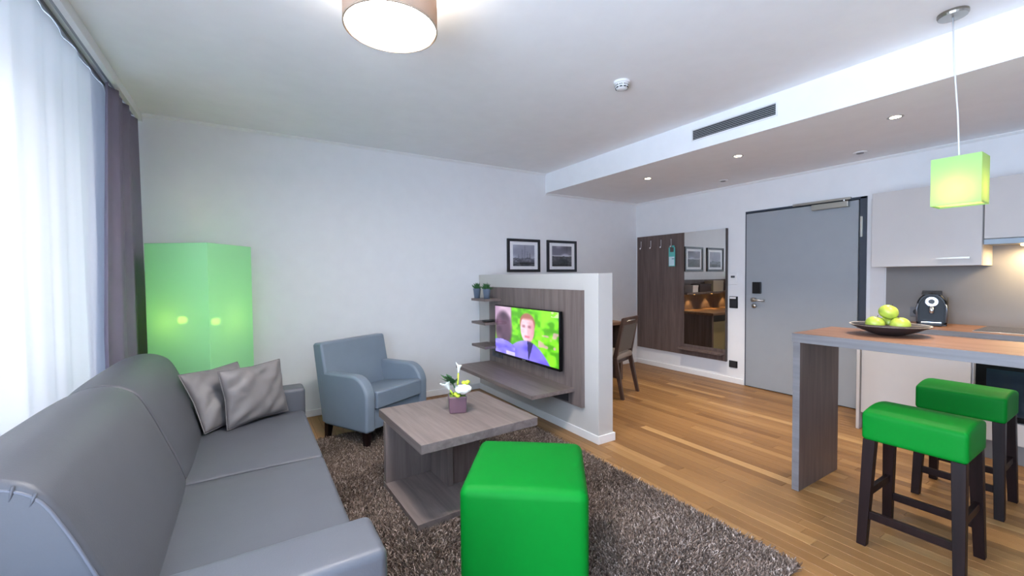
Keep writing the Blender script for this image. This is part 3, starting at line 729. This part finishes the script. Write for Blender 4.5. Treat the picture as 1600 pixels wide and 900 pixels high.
def calla(b0, tip, r):
    b0, tip = Vector(b0), Vector(tip); MB().tube([b0, b0.lerp(tip, .5)+Vector((0, 0, .006)), tip], .004, 6).build('stem', lime, fp, smooth=True)
    d = (tip-b0).normalized(); u = d.cross(Vector((0, 1, .3))).normalized(); w = d.cross(u); k = MB(); vs = []; fs = []; n = 14
    for j, (rr, hh) in enumerate(((.15, 0), (.35, .012), (.6, .026), (1.0, .036), (1.15, .040))):
        for i in range(n):
            a = 2*PI*i/n; ext = .014*max(0, math.cos(a))**2*(j/4)
            vs.append(tip+d*(hh+ext)+(u*math.cos(a)+w*math.sin(a))*r*rr)
    for j in range(4):
        for i in range(n): fs.append((j*n+i, j*n+(i+1) % n, (j+1)*n+(i+1) % n, (j+1)*n+i))
    k.add(vs, fs).build('calla_flower', petal, fp, smooth=True, solid=.0015)
    MB().tube([tip+d*.01, tip+d*.036], .003, 6).build('spadix', lime, fp)
calla((0, 0, .08), (.008, .012, .185), .013); calla((-.02, -.01, .08), (-.036, -.006, .108), .022)
for p in ((.045, .01, .128), (.055, .02, .137), (.035, .02, .135), (-.01, -.03, .093), (.05, 0, .14), (.0, -.044, .088)):
    MB().sphere(p, .010, 10, 6, (1.2, 1, .9)).build('bud', lime, fp, smooth=True)
for i in range(14):
    a = 2.2+i*.23; L = random.uniform(.05, .08); d = Vector((math.cos(a), math.sin(a), random.uniform(.2, .9))).normalized(); s0 = Vector((-.018, .012, .135))+Vector((random.uniform(-.01,.01), 0, random.uniform(-.01, .02)))
    sd = d.cross(Vector((0, 0, 1))).normalized()*.015
    MB().add([s0, s0+d*L*.5+sd, s0+d*L, s0+d*L*.5-sd, s0+d*L*.5-Vector((0, 0, .002))], [(0,1,2),(0,2,3),(0,4,1),(1,4,2),(2,4,3),(3,4,0)]).build('leaf', leaf_dk, fp)
MB().tube([(0, .0, .08), (-.01, .006, .11), (-.02, .012, .14)], .003, 6).build('stem', leaf_dk, fp)

# ------------------------------------------------------------------ green pouf
pa = math.atan2(-.345, .437)
pc = Vector((1.09, 1.62))
pf = thing('pouf', 'large bright green leatherette cube pouf on the rug', 'pouf', (pc.x, pc.y, .02), pa)
def pdisp(p, n):
    u, v, w_ = p[0]/.27, p[1]/.27, p[2]/.20
    if n[2] > .2: p = p+np.array([0, 0, .012*(1-u*u)*(1-v*v)])
    return p
MB().rbox((0, 0, .2425), (.268, .268, .2125), .042, 6, 8, pdisp).build('upholstery', green_m, pf, smooth=True)
for sx in (-.21, .21):
    for sy in (-.21, .21): MB().lathe([(.02, -.01), (.024, .032)], 12, sx, sy).build('foot', black_pl, pf)

# ------------------------------------------------------------------ floor lamp (tall square shade)
al = math.radians(34.6); dr_ = Vector((math.sin(al), math.cos(al))); dl_ = Vector((-math.cos(al), math.sin(al))); SL = .475
lc = Vector((-.25, 3.75))+dr_*SL/2+dl_*SL/2
fl = thing('floor_lamp', 'tall light green square floor lamp behind the sofa', 'floor lamp', (lc.x, lc.y, 0), math.atan2(dr_.y, dr_.x))
hs = SL/2; shm = shade_mat('green_lamp_fabric', (178, 244, 190), (150, 226, 110), .22, .025)
for a0 in range(4):
    a = a0*PI/2; ca, sa = math.cos(a), math.sin(a)
    def rot(x, y): return (x*ca-y*sa, x*sa+y*ca)
    k = MB(); pts = [rot(-hs, -hs), rot(hs, -hs), rot(hs, -hs+.002), rot(-hs, -hs+.002)]
    k.add([(*pts[0], .605), (*pts[1], .605), (*pts[1], 1.612), (*pts[0], 1.612)], [(0,1,2,3)]); k.build('shade_panel', shm, fl)
k = MB()
for z in (.607, 1.610):
    for a0 in range(4):
        a = a0*PI/2; ca, sa = math.cos(a), math.sin(a); k.tube([((-hs+.003)*ca-(-hs+.003)*sa, (-hs+.003)*sa+(-hs+.003)*ca, z), ((hs-.003)*ca-(-hs+.003)*sa, (hs-.003)*sa+(-hs+.003)*ca, z)], .003, 6)
k.build('wire_frame', steel, fl)
MB().lathe([(.14, 0), (.14, .018), (.02, .026)], 28).build('base', steel, fl, smooth=False)
MB().lathe([(.012, .02), (.012, 1.0)], 12).build('pole', steel, fl)
k = MB()
for a0 in range(4):
    a = a0*PI/2; k.tube([(0, 0, .97), (hs*.98*math.cos(a), hs*.98*math.sin(a), .62)], .003, 6)
k.build('shade_carrier', steel, fl)
MB().tube([(-.10, .09, .975), (.05, -.07, .96)], .006, 8).build('cross_bar', steel, fl)
for bx, by, bz in ((-.097, .087, 1.037), (.045, -.066, 1.011)):
    MB().lathe([(.016, bz-.065), (.018, bz-.03)], 14, bx, by).build('lamp_holder', white_pl, fl)
    MB().sphere((bx, by, bz), .032, 16, 10).build('bulb', emis('warm_bulb', (255, 220, 150), 30), fl, smooth=True)

# ------------------------------------------------------------------ ceiling lamp
cx, cy = .545, 1.835
cl = thing('ceiling_lamp', 'round drum ceiling lamp with white diffuser and beige shade', 'ceiling lamp', (cx, cy, 2.42))
rr = .195; z0 = 2.42
k = MB(); vs = []; n = 64
for z in (z0, 2.60):
    for i in range(n): vs.append((cx+rr*math.cos(2*PI*i/n), cy+rr*math.sin(2*PI*i/n), z))
k.add(vs, [(i, (i+1) % n, n+(i+1) % n, n+i) for i in range(n)]); k.build('shade', shade_mat('beige_lamp_fabric', (176, 158, 142), (196, 168, 140), .10, 0), cl, True, smooth=True, solid=.002)
MB().lathe([(.001, 0), (rr-.006, 0), (rr-.006, .004), (.001, .004)], n, cx, cy, z0+.006, cap=False).build('diffuser', emis('lamp_diffuser_glow', (255, 247, 242), 78.0), cl, True)
MB().lathe([(rr-.005, 0), (rr+.002, 0), (rr+.002, .006), (rr-.005, .006)], n, cx, cy, z0-.001, cap=False).build('rim', mat('beige_rim', (160, 140, 120), .6), cl, True)
MB().lathe([(.075, 0), (.075, .05)], 24, cx, cy, ZC-.05).build('ceiling_mount', white_pl, cl, True)
MB().lathe([(.02, 0), (.02, .2)], 12, cx, cy, ZC-.22).build('stem', white_pl, cl, True)
lamp('ceiling_lamp_uplight', 'POINT', (0, 0, .14), 22, (1, .92, .82), cl, shadow_soft_size=.04)

# ------------------------------------------------------------------ ceiling fittings
sd = thing('smoke_detector', 'white round smoke detector on the ceiling', 'smoke detector', (2.22, 2.09, ZC))
MB().lathe([(.055, 0), (.055, -.014), (.046, -.018)], 28).build('base', white_pl, sd, smooth=False)
MB().lathe([(.046, -.016), (.047, -.03), (.036, -.05), (.02, -.055)], 28).build('cover', white_pl, sd, smooth=True)
for i in range(10):
    a = 2*PI*i/10; k = MB(); 
    for rr_, zz in ((.0475, -.026), (.044, -.040)):
        p0 = [(rr_*math.cos(a+d), rr_*math.sin(a+d)) for d in (-.22, .22)]; k.add([(*p0[0], zz), (*p0[1], zz), (p0[1][0]*.97, p0[1][1]*.97, zz-.007), (p0[0][0]*.97, p0[0][1]*.97, zz-.007)], [(0,1,2,3)])
    k.build('vent_slot', dark_gap, sd, solid=.0015)
vg = thing('air_vent', 'long slatted air vent grille in the soffit face', 'air vent', (XS, 1.965, 2.57))
gy0, gy1, gz0, gz1 = 1.625, 2.312, 2.528, 2.612
B('backing', (XS-.002, XS+.0, gy0, gy1, gz0, gz1), dark_gap, vg)
for d in ((gy0-.012, gy0, gz0-.012, gz1+.012), (gy1, gy1+.012, gz0-.012, gz1+.012), (gy0, gy1, gz0-.012, gz0), (gy0, gy1, gz1, gz1+.012)): B('frame_bar', (XS-.008, XS, *d), trim_white, vg, .001)
for i in range(6):
    z = gz0+.007+i*.0138; k = MB(); k.hexa([(XS-.010, gy0, z-.001), (XS-.002, gy0, z+.004), (XS-.002, gy1, z+.004), (XS-.010, gy1, z-.001)], [(XS-.010, gy0, z+.001), (XS-.002, gy0, z+.006), (XS-.002, gy1, z+.006), (XS-.010, gy1, z+.001)]); k.build('slat', mat('grey_slat', (196, 200, 204), .4), vg, True)
dlm = emis('downlight_glow', (255, 236, 196), 14)
for (x, y, lab) in ((3.845, 3.232, 'small recessed downlight near the far wall, farthest of three'), (3.85, 2.202, 'small recessed downlight in front of the door, middle of three'), (3.857, 1.09, 'small recessed downlight nearest the kitchen pendant')):
    t = thing('downlight', lab, 'downlight', (x, y, ZS), group='recessed downlights in the lowered ceiling')
    MB().lathe([(.030, -.001), (.046, -.002), (.046, 0)], 24, cap=False).build('ring', steel, t); MB().lathe([(.001, -.0015), (.031, -.0015), (.031, -.0005), (.001, -.0005)], 20, cap=False).build('lens', dlm, t)
    l = lamp('downlight_beam', 'SPOT', (0, 0, -.03), 52, (1, .86, .70), t, spot_size=math.radians(95), spot_blend=.7, shadow_soft_size=.03)
for (x, y, lab) in ((4.692, 2.856, 'flat white ceiling outlet near the coat panel'), (4.697, 1.568, 'flat white ceiling outlet near the kitchen cabinets')):
    t = thing('ceiling_outlet', lab, 'ceiling vent', (x, y, ZS), group='flat ceiling outlets')
    MB().lathe([(.05, 0), (.048, -.006), (.03, -.008)], 24).build('disc', white_pl, t); MB().lathe([(.028, -.008), (.027, -.012), (.02, -.013)], 20).build('slot_ring', mat('grey_plastic', (120, 120, 122), .5), t)

# ------------------------------------------------------------------ pendant lamp over the bar
pn = thing('pendant_lamp', 'lime green square pendant lamp hanging over the bar counter', 'pendant lamp', (3.085, .615, 1.69))
MB().lathe([(.060, ZC), (.060, ZC-.012), (.056, ZC-.022), (.008, ZC-.024)], 32, 3.11, .657).build('canopy', mat('satin_nickel', (150, 146, 138), .28, 1), pn, True)
MB().tube([(3.11, .657, ZC-.02), (3.104, .646, 2.4), (3.094, .628, 2.15), (3.088, .618, 1.90)], .0035, 8).build('cord', white_pl, pn, True, smooth=True)
hx, hy = .0775, .09; psm = shade_mat('lime_lamp_fabric', (158, 214, 146), (225, 232, 140), .32, .0)
X0, X1, Y0, Y1 = 3.0075, 3.1625, .525, .705
for pts in (((X0, Y0), (X0, Y1)), ((X0, Y1), (X1, Y1)), ((X1, Y1), (X1, Y0)), ((X1, Y0), (X0, Y0))):
    MB().add([(*pts[0], 1.69), (*pts[1], 1.69), (*pts[1], 1.93), (*pts[0], 1.93)], [(0,1,2,3)]).build('shade_panel', psm, pn, True)
k = MB(); k.tube([(X0+.002, .615, 1.90), (X1-.002, .615, 1.90)], .0025, 6); k.tube([(3.085, Y0+.002, 1.90), (3.085, Y1-.002, 1.90)], .0025, 6); k.build('spider', steel, pn, True)
MB().lathe([(.016, 1.84), (.016, 1.90)], 14, 3.085, .615).build('lamp_holder', white_pl, pn, True)
MB().box(X0+.006, X1-.006, Y0+.006, Y1-.006, 1.697, 1.700).build('diffuser', shade_mat('opal_diffuser', (250, 246, 236), (250, 244, 226), .75, 0), pn, True)
MB().sphere((3.085, .615, 1.765), .030, 16, 10).build('bulb', emis('pendant_bulb', (255, 226, 160), 15), pn, True, smooth=True)

pl_ = lamp('pendant_downlight', 'SPOT', (0, 0, -.005), 16, (1, .80, .52), pn, spot_size=math.radians(120), spot_blend=.8, shadow_soft_size=.04)
# ------------------------------------------------------------------ bar counter, fruit, stools
bar = thing('bar_counter', 'long wooden bar counter on a slab leg', 'bar counter', (3.12, .3, 0))
B('counter_top', (2.852, 3.405, -.75, 1.283, .926, .982), worktop_m, bar, .002)
B('edge_band', (2.8505, 2.853, -.75, 1.283, .927, .981), grey_edge, bar); B('edge_band', (2.852, 3.405, 1.2825, 1.284, .927, .981), grey_edge, bar)
B('slab_leg', (2.856, 3.403, 1.238, 1.278, 0, .926), brown_panel, bar, .002); B('edge_band', (2.8545, 2.857, 1.2385, 1.2775, .001, .925), grey_edge, bar)
B('slab_leg', (2.856, 3.403, -.74, -.70, 0, .926), brown_panel, bar, .002)
bw = thing('fruit_bowl', 'shallow dark bowl with pale inside on the bar counter', 'bowl', (3.21, .92, .982))
MB().lathe([(.055, 0), (.075, .006), (.13, .028), (.182, .056), (.186, .060)], 48, cap=True).build('outer_shell', mat('dark_bronze_bowl', (56, 48, 48), .45), bw, smooth=True)
MB().lathe([(.001, .012), (.07, .016), (.125, .036), (.176, .060), (.186, .0605)], 48, cap=False).build('inner_glaze', mat('pale_silver_glaze', (196, 188, 180), .45, .1), bw, smooth=True)
apm = mat('green_apple_skin', (166, 184, 72), .32, vary=.08, vscale=25)
def apple(x, y, z, rz, tilt, label):
    t = thing('apple', label, 'apple', (x, y, z), rz, 'green apples in the bowl'); t.rotation_euler = (tilt, 0, rz)
    pr_ = []; n = 18; R_ = .046
    for j in range(n+1):
        th = PI*j/n; r = R_*math.sin(th)*(1.02+.06*math.cos(th)); z_ = -math.cos(th)*R_*.92
        if th > 2.5: z_ -= .010*((th-2.5)/.64)**2
        if th < .5: z_ += .006*((.5-th)/.5)**2
        pr_.append((max(r, .0004), z_))
    MB().lathe(pr_, 24).build('flesh', apm, t, smooth=True)
    MB().tube([(0, 0, .027), (.002, 0, .04), (.006, 0, .05)], [.0015, .0013, .002], 6).build('stem', chair_wood, t)
apple(3.155, .968, 1.050, .3, .25, 'green apple at the left of the fruit bowl')
apple(3.18, .862, 1.050, 1.3, -.2, 'green apple at the right of the fruit bowl')
apple(3.252, .93, 1.050, 2.3, .2, 'green apple at the back of the fruit bowl')
apple(3.192, .918, 1.119, .8, .5, 'green apple on top of the others in the bowl')

def stool(x, y, label):
    t = thing('bar_stool', label, 'bar stool', (x, y, 0), group='green bar stools')
    hx, hy = .16, .185
    def d(p, n):
        if n[2] > .15: p = p+np.array([0, 0, .022*(1-(p[0]/hx)**2)-.012*(1-(p[1]/hy)**2)*0])
        return p
    MB().rbox((0, 0, .59), (hx, hy, .068), .018, 4, 8, d).build('seat', green_m, t, smooth=True)
    tops = {}; 
    for sx in (-1, 1):
        for sy in (-1, 1):
            a, bb = (sx*.132, sy*.155), (sx*.170, sy*.170); w1, w2 = .024, .019
            MB().hexa([(bb[0]-w2, bb[1]-w2, 0), (bb[0]+w2, bb[1]-w2, 0), (bb[0]+w2, bb[1]+w2, 0), (bb[0]-w2, bb[1]+w2, 0)],
                      [(a[0]-w1, a[1]-w1, .525), (a[0]+w1, a[1]-w1, .525), (a[0]+w1, a[1]+w1, .525), (a[0]-w1, a[1]+w1, .525)]).build('leg', dark_wood, t, bevel=.002)
    def at(sx, sy, z): f = 1-z/.525; return (sx*(.132+.038*f), sy*(.155+.015*f), z)
    for (p, q) in (((-1, -1, .155), (-1, 1, .155)), ((1, -1, .155), (1, 1, .155)), ((-1, -1, .255), (1, -1, .255)), ((-1, 1, .255), (1, 1, .255))):
        P, Q = Vector(at(*p)), Vector(at(*q)); dd = (Q-P).normalized(); sv = dd.cross(Vector((0, 0, 1)))*.010; uv = Vector((0, 0, .019))
        MB().hexa([P-sv-uv, P+sv-uv, P+sv+uv, P-sv+uv], [Q-sv-uv, Q+sv-uv, Q+sv+uv, Q-sv+uv]).build('stretcher', dark_wood, t, bevel=.0015)
    return t
s1 = stool(2.735, .655, 'bright green bar stool in front of the bar counter')
s2 = copy_tree(s1); s2.location = (3.605, .675, 0); s2['label'] = 'bright green bar stool on the kitchen side under the counter'

# ------------------------------------------------------------------ kitchen
struct(MB().box(XB-.012, XB, -1.2, 1.478, .86, 1.62).build('wall_splashback', splash_m), 'taupe kitchen splashback')
XK = 4.47
kc = thing('base_cabinet', 'cream kitchen base cabinet beside the entrance door', 'kitchen cabinet', (4.77, 1.14, 0))
B('end_panel', (4.452, XB-.003, 1.468, 1.49, 0, .872), cream, kc, .001)
B('body', (XK+.02, XB-.003, .80, 1.466, .14, .872), cream, kc)
B('door', (XK-.0, XK+.019, .812, 1.462, .145, .862), cream, kc, .002)
B('plinth', (XK+.05, XK+.065, .80, 1.466, 0, .14), mat('grey_plinth', (128, 126, 126), .5), kc)
ov = thing('oven', 'black built-in oven under the worktop', 'oven', (4.77, .48, .14))
B('housing', (XK+.02, XB-.003, .195, .796, .14, .872), cream, ov)
B('glass_door', (XK-.004, XK+.02, .203, .79, .305, .735), black_gl, ov, .004); B('control_panel', (XK-.002, XK+.02, .203, .79, .745, .862), black_gl, ov, .003)
for i in range(4):
    k = MB(); k.tube([(XK-.002, .30+i*.12, .80), (XK-.026, .30+i*.12, .80)], .018, 14); k.build('knob', steel, ov, True, smooth=True)
k = MB(); k.tube([(XK-.04, .25, .70), (XK-.04, .74, .70)], .008, 10); k.tube([(XK-.004, .27, .70), (XK-.04, .27, .70)], .006, 8); k.tube([(XK-.004, .72, .70), (XK-.04, .72, .70)], .006, 8); k.build('handle', black_pl, ov, True)
B('window_pane', (XK-.0055, XK-.0035, .26, .735, .345, .66), mat('dark_oven_glass', (30, 42, 52), .05, coat=.5), ov)
B('lower_panel', (XK, XK+.02, .203, .79, .145, .298), cream, ov, .002)
B('plinth', (XK+.05, XK+.065, .195, .796, 0, .14), MATS['grey_plinth'], ov)
k2 = thing('base_cabinet', 'cream kitchen base cabinet with two doors right of the oven', 'kitchen cabinet', (4.77, -.5, 0))
B('body', (XK+.02, XB-.003, -1.2, .192, .14, .872), cream, k2); B('door', (XK, XK+.019, -.5, .188, .145, .862), cream, k2, .002); B('door', (XK, XK+.019, -1.19, -.504, .145, .862), cream, k2, .002); B('plinth', (XK+.05, XK+.065, -1.2, .192, 0, .14), MATS['grey_plinth'], k2)
wt = tag(MB().box(4.448, XB-.012, -1.2, 1.49, .872, .910).build('worktop', worktop_m, bevel=.002), 'wooden kitchen worktop in warm-lit tint along the wall', 'worktop')
B('edge_band', (4.4465, 4.449, -1.2, 1.49, .873, .909), grey_edge, wt)
hb = thing('cooktop', 'black glass cooktop with steel rim on the worktop', 'cooktop', (4.76, .54, .91))
B('rim', (4.545, 5.005, .255, .825, .9101, .915), steel, hb, .002); B('glass', (4.552, 4.998, .262, .818, .9145, .918), mat('grey_ceran_glass', (62, 62, 66), .15), hb, .001)
uc = thing('wall_cabinet', 'cream wall cabinet with bar handle next to the door', 'kitchen cabinet', (4.9, 1.15, 1.4))
B('body', (4.76, XB, .816, 1.488, 1.401, 2.056), cream, uc); B('door', (4.74, 4.759, .818, 1.488, 1.402, 2.055), cream, uc, .002)
k = MB(); k.tube([(4.74, .885, 1.462), (4.712, .885, 1.462)], .006, 8); k.tube([(4.74, 1.05, 1.462), (4.712, 1.05, 1.462)], .006, 8); k.box(4.704, 4.716, .875, 1.06, 1.455, 1.469); k.build('handle', steel, uc, True)
hc = thing('hood_cabinet', 'cream wall cabinet above the cooker hood strip', 'kitchen cabinet', (4.9, .51, 1.58))
B('body', (4.76, XB, .21, .811, 1.60, 2.056), cream, hc); B('door', (4.74, 4.759, .212, .809, 1.602, 2.055), cream, hc, .002)
hd = thing('cooker_hood', 'slim steel cooker hood strip with warm lamp below', 'cooker hood', (4.9, .51, 1.56))
B('pull_out_front', (4.735, 4.76, .212, .809, 1.556, 1.596), mat('satin_hood_front', (140, 152, 162), .5, .3), hd, .002); B('body', (4.76, XB-.012, .212, .809, 1.558, 1.598), mat('grey_hood_body', (150, 150, 150), .4, .5), hd)
for yy in (.60, .36):
    B('lamp_lens', (4.90, 4.98, yy-.05, yy+.05, 1.545, 1.557), emis('hood_lamp_glow', (255, 206, 120), 16), hd)
    l = lamp('hood_light', 'AREA', (.04, yy-.51, -.03), 2.6, (1, .76, .42), hd, shape='RECTANGLE', size=.08, size_y=.1)
u3 = thing('wall_cabinet', 'cream wall cabinet right of the cooker hood, without handle', 'kitchen cabinet', (4.9, -.5, 1.4))
B('body', (4.76, XB, -1.2, .205, 1.401, 2.056), cream, u3); B('door', (4.74, 4.759, -.5, .203, 1.402, 2.055), cream, u3, .002); B('door', (4.74, 4.759, -1.2, -.504, 1.402, 2.055), cream, u3, .002)
struct(MB().box(XB-.004, XB, 1.49, 1.60, 0, 2.056).build('trim_5', mat('pale_filler', (214, 212, 212), .6)), 'pale filler strip between door and kitchen')
ks = thing('kitchen_socket', 'grey socket on the splashback behind the coffee machine', 'socket', (XB-.012, 1.26, 1.0))
B('plate', (XB-.022, XB-.012, 1.215, 1.305, .955, 1.04), mat('grey_socket', (104, 106, 112), .4), ks, .003)
k = MB(); k.tube([(XB-.0225, 1.26, .998), (XB-.0235, 1.26, .998)], .024, 14); k.build('insert', black_pl, ks, True)
# coffee machine
cm = thing('coffee_machine', 'black capsule coffee machine with round chrome dial on the worktop', 'coffee machine', (4.90, 1.125, .91), math.radians(12))
def arch(w, h, n=14):     # outline in (y,z)
    return [(-w, .012), (w, .012), (w*1.02, h*.55)]+[(w*math.cos(a), h*.58+(h*.42)*math.sin(a)) for a in [PI*i/n for i in range(1, n)]]+[(-w*1.02, h*.55)]
MB().prism(arch(.092, .272), 'x', -.13, .12).build('body', black_gl, cm, bevel=.012, seg=3)
MB().prism(arch(.076, .25), 'x', -.137, -.128).build('front_panel', mat('front_black', (10, 12, 16), .3, spec=.2), cm, bevel=.003)
for s_ in (-1, 1):
    k = MB(); k.tube([(-.136, s_*.086, .03), (-.136, s_*.088, .14), (-.134, s_*.080, .18)], .006, 8); k.build('side_trim', mat('silver_trim', (130, 136, 146), .3, .8), cm, smooth=True)
k = MB(); k.tube([(-.137, .0, .198), (-.158, .0, .198)], .038, 24); k.build('dial', chrome, cm, smooth=False)
k = MB(); k.tube([(-.158, .0, .200), (-.1605, .0, .200)], .020, 18); k.build('dial_display', black_pl, cm)
k = MB(); k.prism([(-.155, .262), (-.02, .285), (.13, .250), (.13, .240), (-.02, .274), (-.155, .254)], 'y', -.06, .06); k.build('lever', black_gl, cm, bevel=.003)
MB().lathe([(.012, .10), (.016, .12), (.016, .155)], 14, -.145, 0).build('spout', chrome, cm, smooth=True)
MB().box(-.20, -.13, -.065, .065, .004, .03).build('drip_tray', black_pl, cm, bevel=.004); MB().box(-.195, -.135, -.058, .058, .03, .034).build('drip_grid', chrome, cm)
MB().box(-.135, .12, -.088, .088, 0, .014).build('foot_plate', black_pl, cm, bevel=.003)
MB().prism([(.02, .02), (.14, .02), (.14, .2), (.02, .23)], 'y', -.099, -.094).build('side_cover', mat('warm_silver', (150, 138, 124), .35, .6), cm, bevel=.003)

# ------------------------------------------------------------------ desk niche behind the partition
dk = thing('desk', 'dark wood desk along the far wall behind the partition', 'desk', (3.5, 4.1, 0))
desk_w = wood('desk_brown_laminate', (96, 68, 48), (138, 104, 78), 'x')
B('desk_top', (2.516, 4.10, 3.80, YA-.003, .715, .752), desk_w, dk, .002)
B('side_panel', (4.04, 4.08, 3.83, YA-.017, 0, .715), brown_panel, dk, .002); B('side_panel', (2.516, 2.55, 3.83, YA-.015, 0, .715), brown_panel, dk, .002)
B('back_panel', (2.55, 4.04, YA-.035, YA-.016, .1, .715), brown_panel, dk); 
mb = thing('minibar', 'olive-beige minibar under the desk', 'minibar', (3.68, 4.15, 0))
B('body', (3.40, 3.96, 3.92, YA-.04, .02, .70), mat('minibar_body', (60, 54, 48), .5), mb, .004); B('door', (3.40, 3.96, 3.90, 3.919, .03, .60), mat('olive_beige_front', (150, 140, 104), .5), mb, .003)
B('top_strip', (3.40, 3.96, 3.90, 3.919, .604, .70), black_pl, mb, .003); B('handle', (3.45, 3.47, 3.88, 3.90, .30, .50), steel, mb, .002)
B('foot', (3.42, 3.94, 3.95, 4.4, 0, .02), black_pl, mb)
sh = thing('desk_shelf', 'brown wall shelf with lamps below above the desk', 'shelf', (3.4, 4.36, 1.03))
B('shelf_board', (2.516, 4.10, 4.245, YA-.022, 1.022, 1.055), brown_panel, sh, .002); B('back_board', (2.516, 4.10, YA-.02, YA-.001, .752, 1.26), brown_panel, sh, .001)
for xx in (2.77, 3.29, 3.78):
    MB().lathe([(.028, 0), (.028, -.008)], 16, xx-3.4, .0, -.008).build('lamp_disc', emis('shelf_lamp_glow', (255, 196, 110), 10), sh)
    lamp('shelf_light', 'SPOT', (xx-3.4, .03, -.03), 5, (1, .62, .22), sh, spot_size=math.radians(85), spot_blend=.5, shadow_soft_size=.015)
for (x0, x1, z1, lab, nm, cat, col, side) in ((3.78, 3.92, 1.17, 'small white box with printed side on the desk shelf', 'shelf_box', 'box', (198, 190, 184), 0), (3.42, 3.74, 1.19, 'dark brown storage box on the desk shelf', 'shelf_box', 'box', (54, 38, 34), 0), (3.06, 3.36, 1.24, 'beige storage box at the partition end of the desk shelf', 'shelf_box', 'box', (172, 156, 136), 0)):
    t = thing(nm, lab, cat, ((x0+x1)/2, 4.35, 1.055)); cm_ = mat('box_card_%d' % int(x0*100), col, .7)
    B('carton', (x0, x1, 4.27, 4.43, 1.055, z1-.03), cm_, t, .002); B('lid', (x0-.004, x1+.004, 4.266, 4.434, z1-.03, z1), cm_, t, .002)

# dining chair at the desk
p0 = Vector((3.39, 3.19)); p1 = Vector((3.81, 3.345)); rv = (p1-p0).normalized(); mid = (p0+p1)/2
dcn = thing('dining_chair', 'dark wood chair with padded grey-brown back at the desk', 'chair', (mid.x, mid.y, 0), math.atan2(rv.y, rv.x))
# local: x along the back, +y towards the desk
pad = mat('grey_brown_leather', (92, 86, 80), .5, bump=.05, bscale=200); seatm = mat('taupe_seat', (140, 130, 122), .5)
def bar_(a, b, w0, d0, w1, d1, name, m=chair_wood):
    MB().hexa([(a[0]-w0, a[1]-d0, a[2]), (a[0]+w0, a[1]-d0, a[2]), (a[0]+w0, a[1]+d0, a[2]), (a[0]-w0, a[1]+d0, a[2])], [(b[0]-w1, b[1]-d1, b[2]), (b[0]+w1, b[1]-d1, b[2]), (b[0]+w1, b[1]+d1, b[2]), (b[0]-w1, b[1]+d1, b[2])]).build(name, m, dcn, bevel=.003)
for sx in (-1, 1):
    bar_((sx*.215, .0, 0), (sx*.20, .09, .44), .017, .018, .019, .024, 'leg'); bar_((sx*.20, .09, .44), (sx*.195, .0, .88), .019, .024, .016, .014, 'back_post')
    bar_((sx*.20, .46, 0), (sx*.20, .45, .43), .016, .016, .02, .02, 'leg')
bar_((0, .012, .80), (0, -.002, .885), .18, .012, .195, .011, 'top_rail'); 
k = MB(); k.tube([(-.11, -.012, .845), (0, -.024, .85), (.11, -.012, .845)], .006, 8); k.build('grip', steel, dcn, smooth=True)
bar_((0, .075, .50), (0, .012, .80), .18, .014, .178, .014, 'back_pad', pad)
MB().rbox((0, .27, .445), (.215, .21, .035), .02, 3, 5).build('seat', seatm, dcn, smooth=True)
MB().box(-.195, .195, .09, .45, .37, .415).build('seat_rail', chair_wood, dcn)
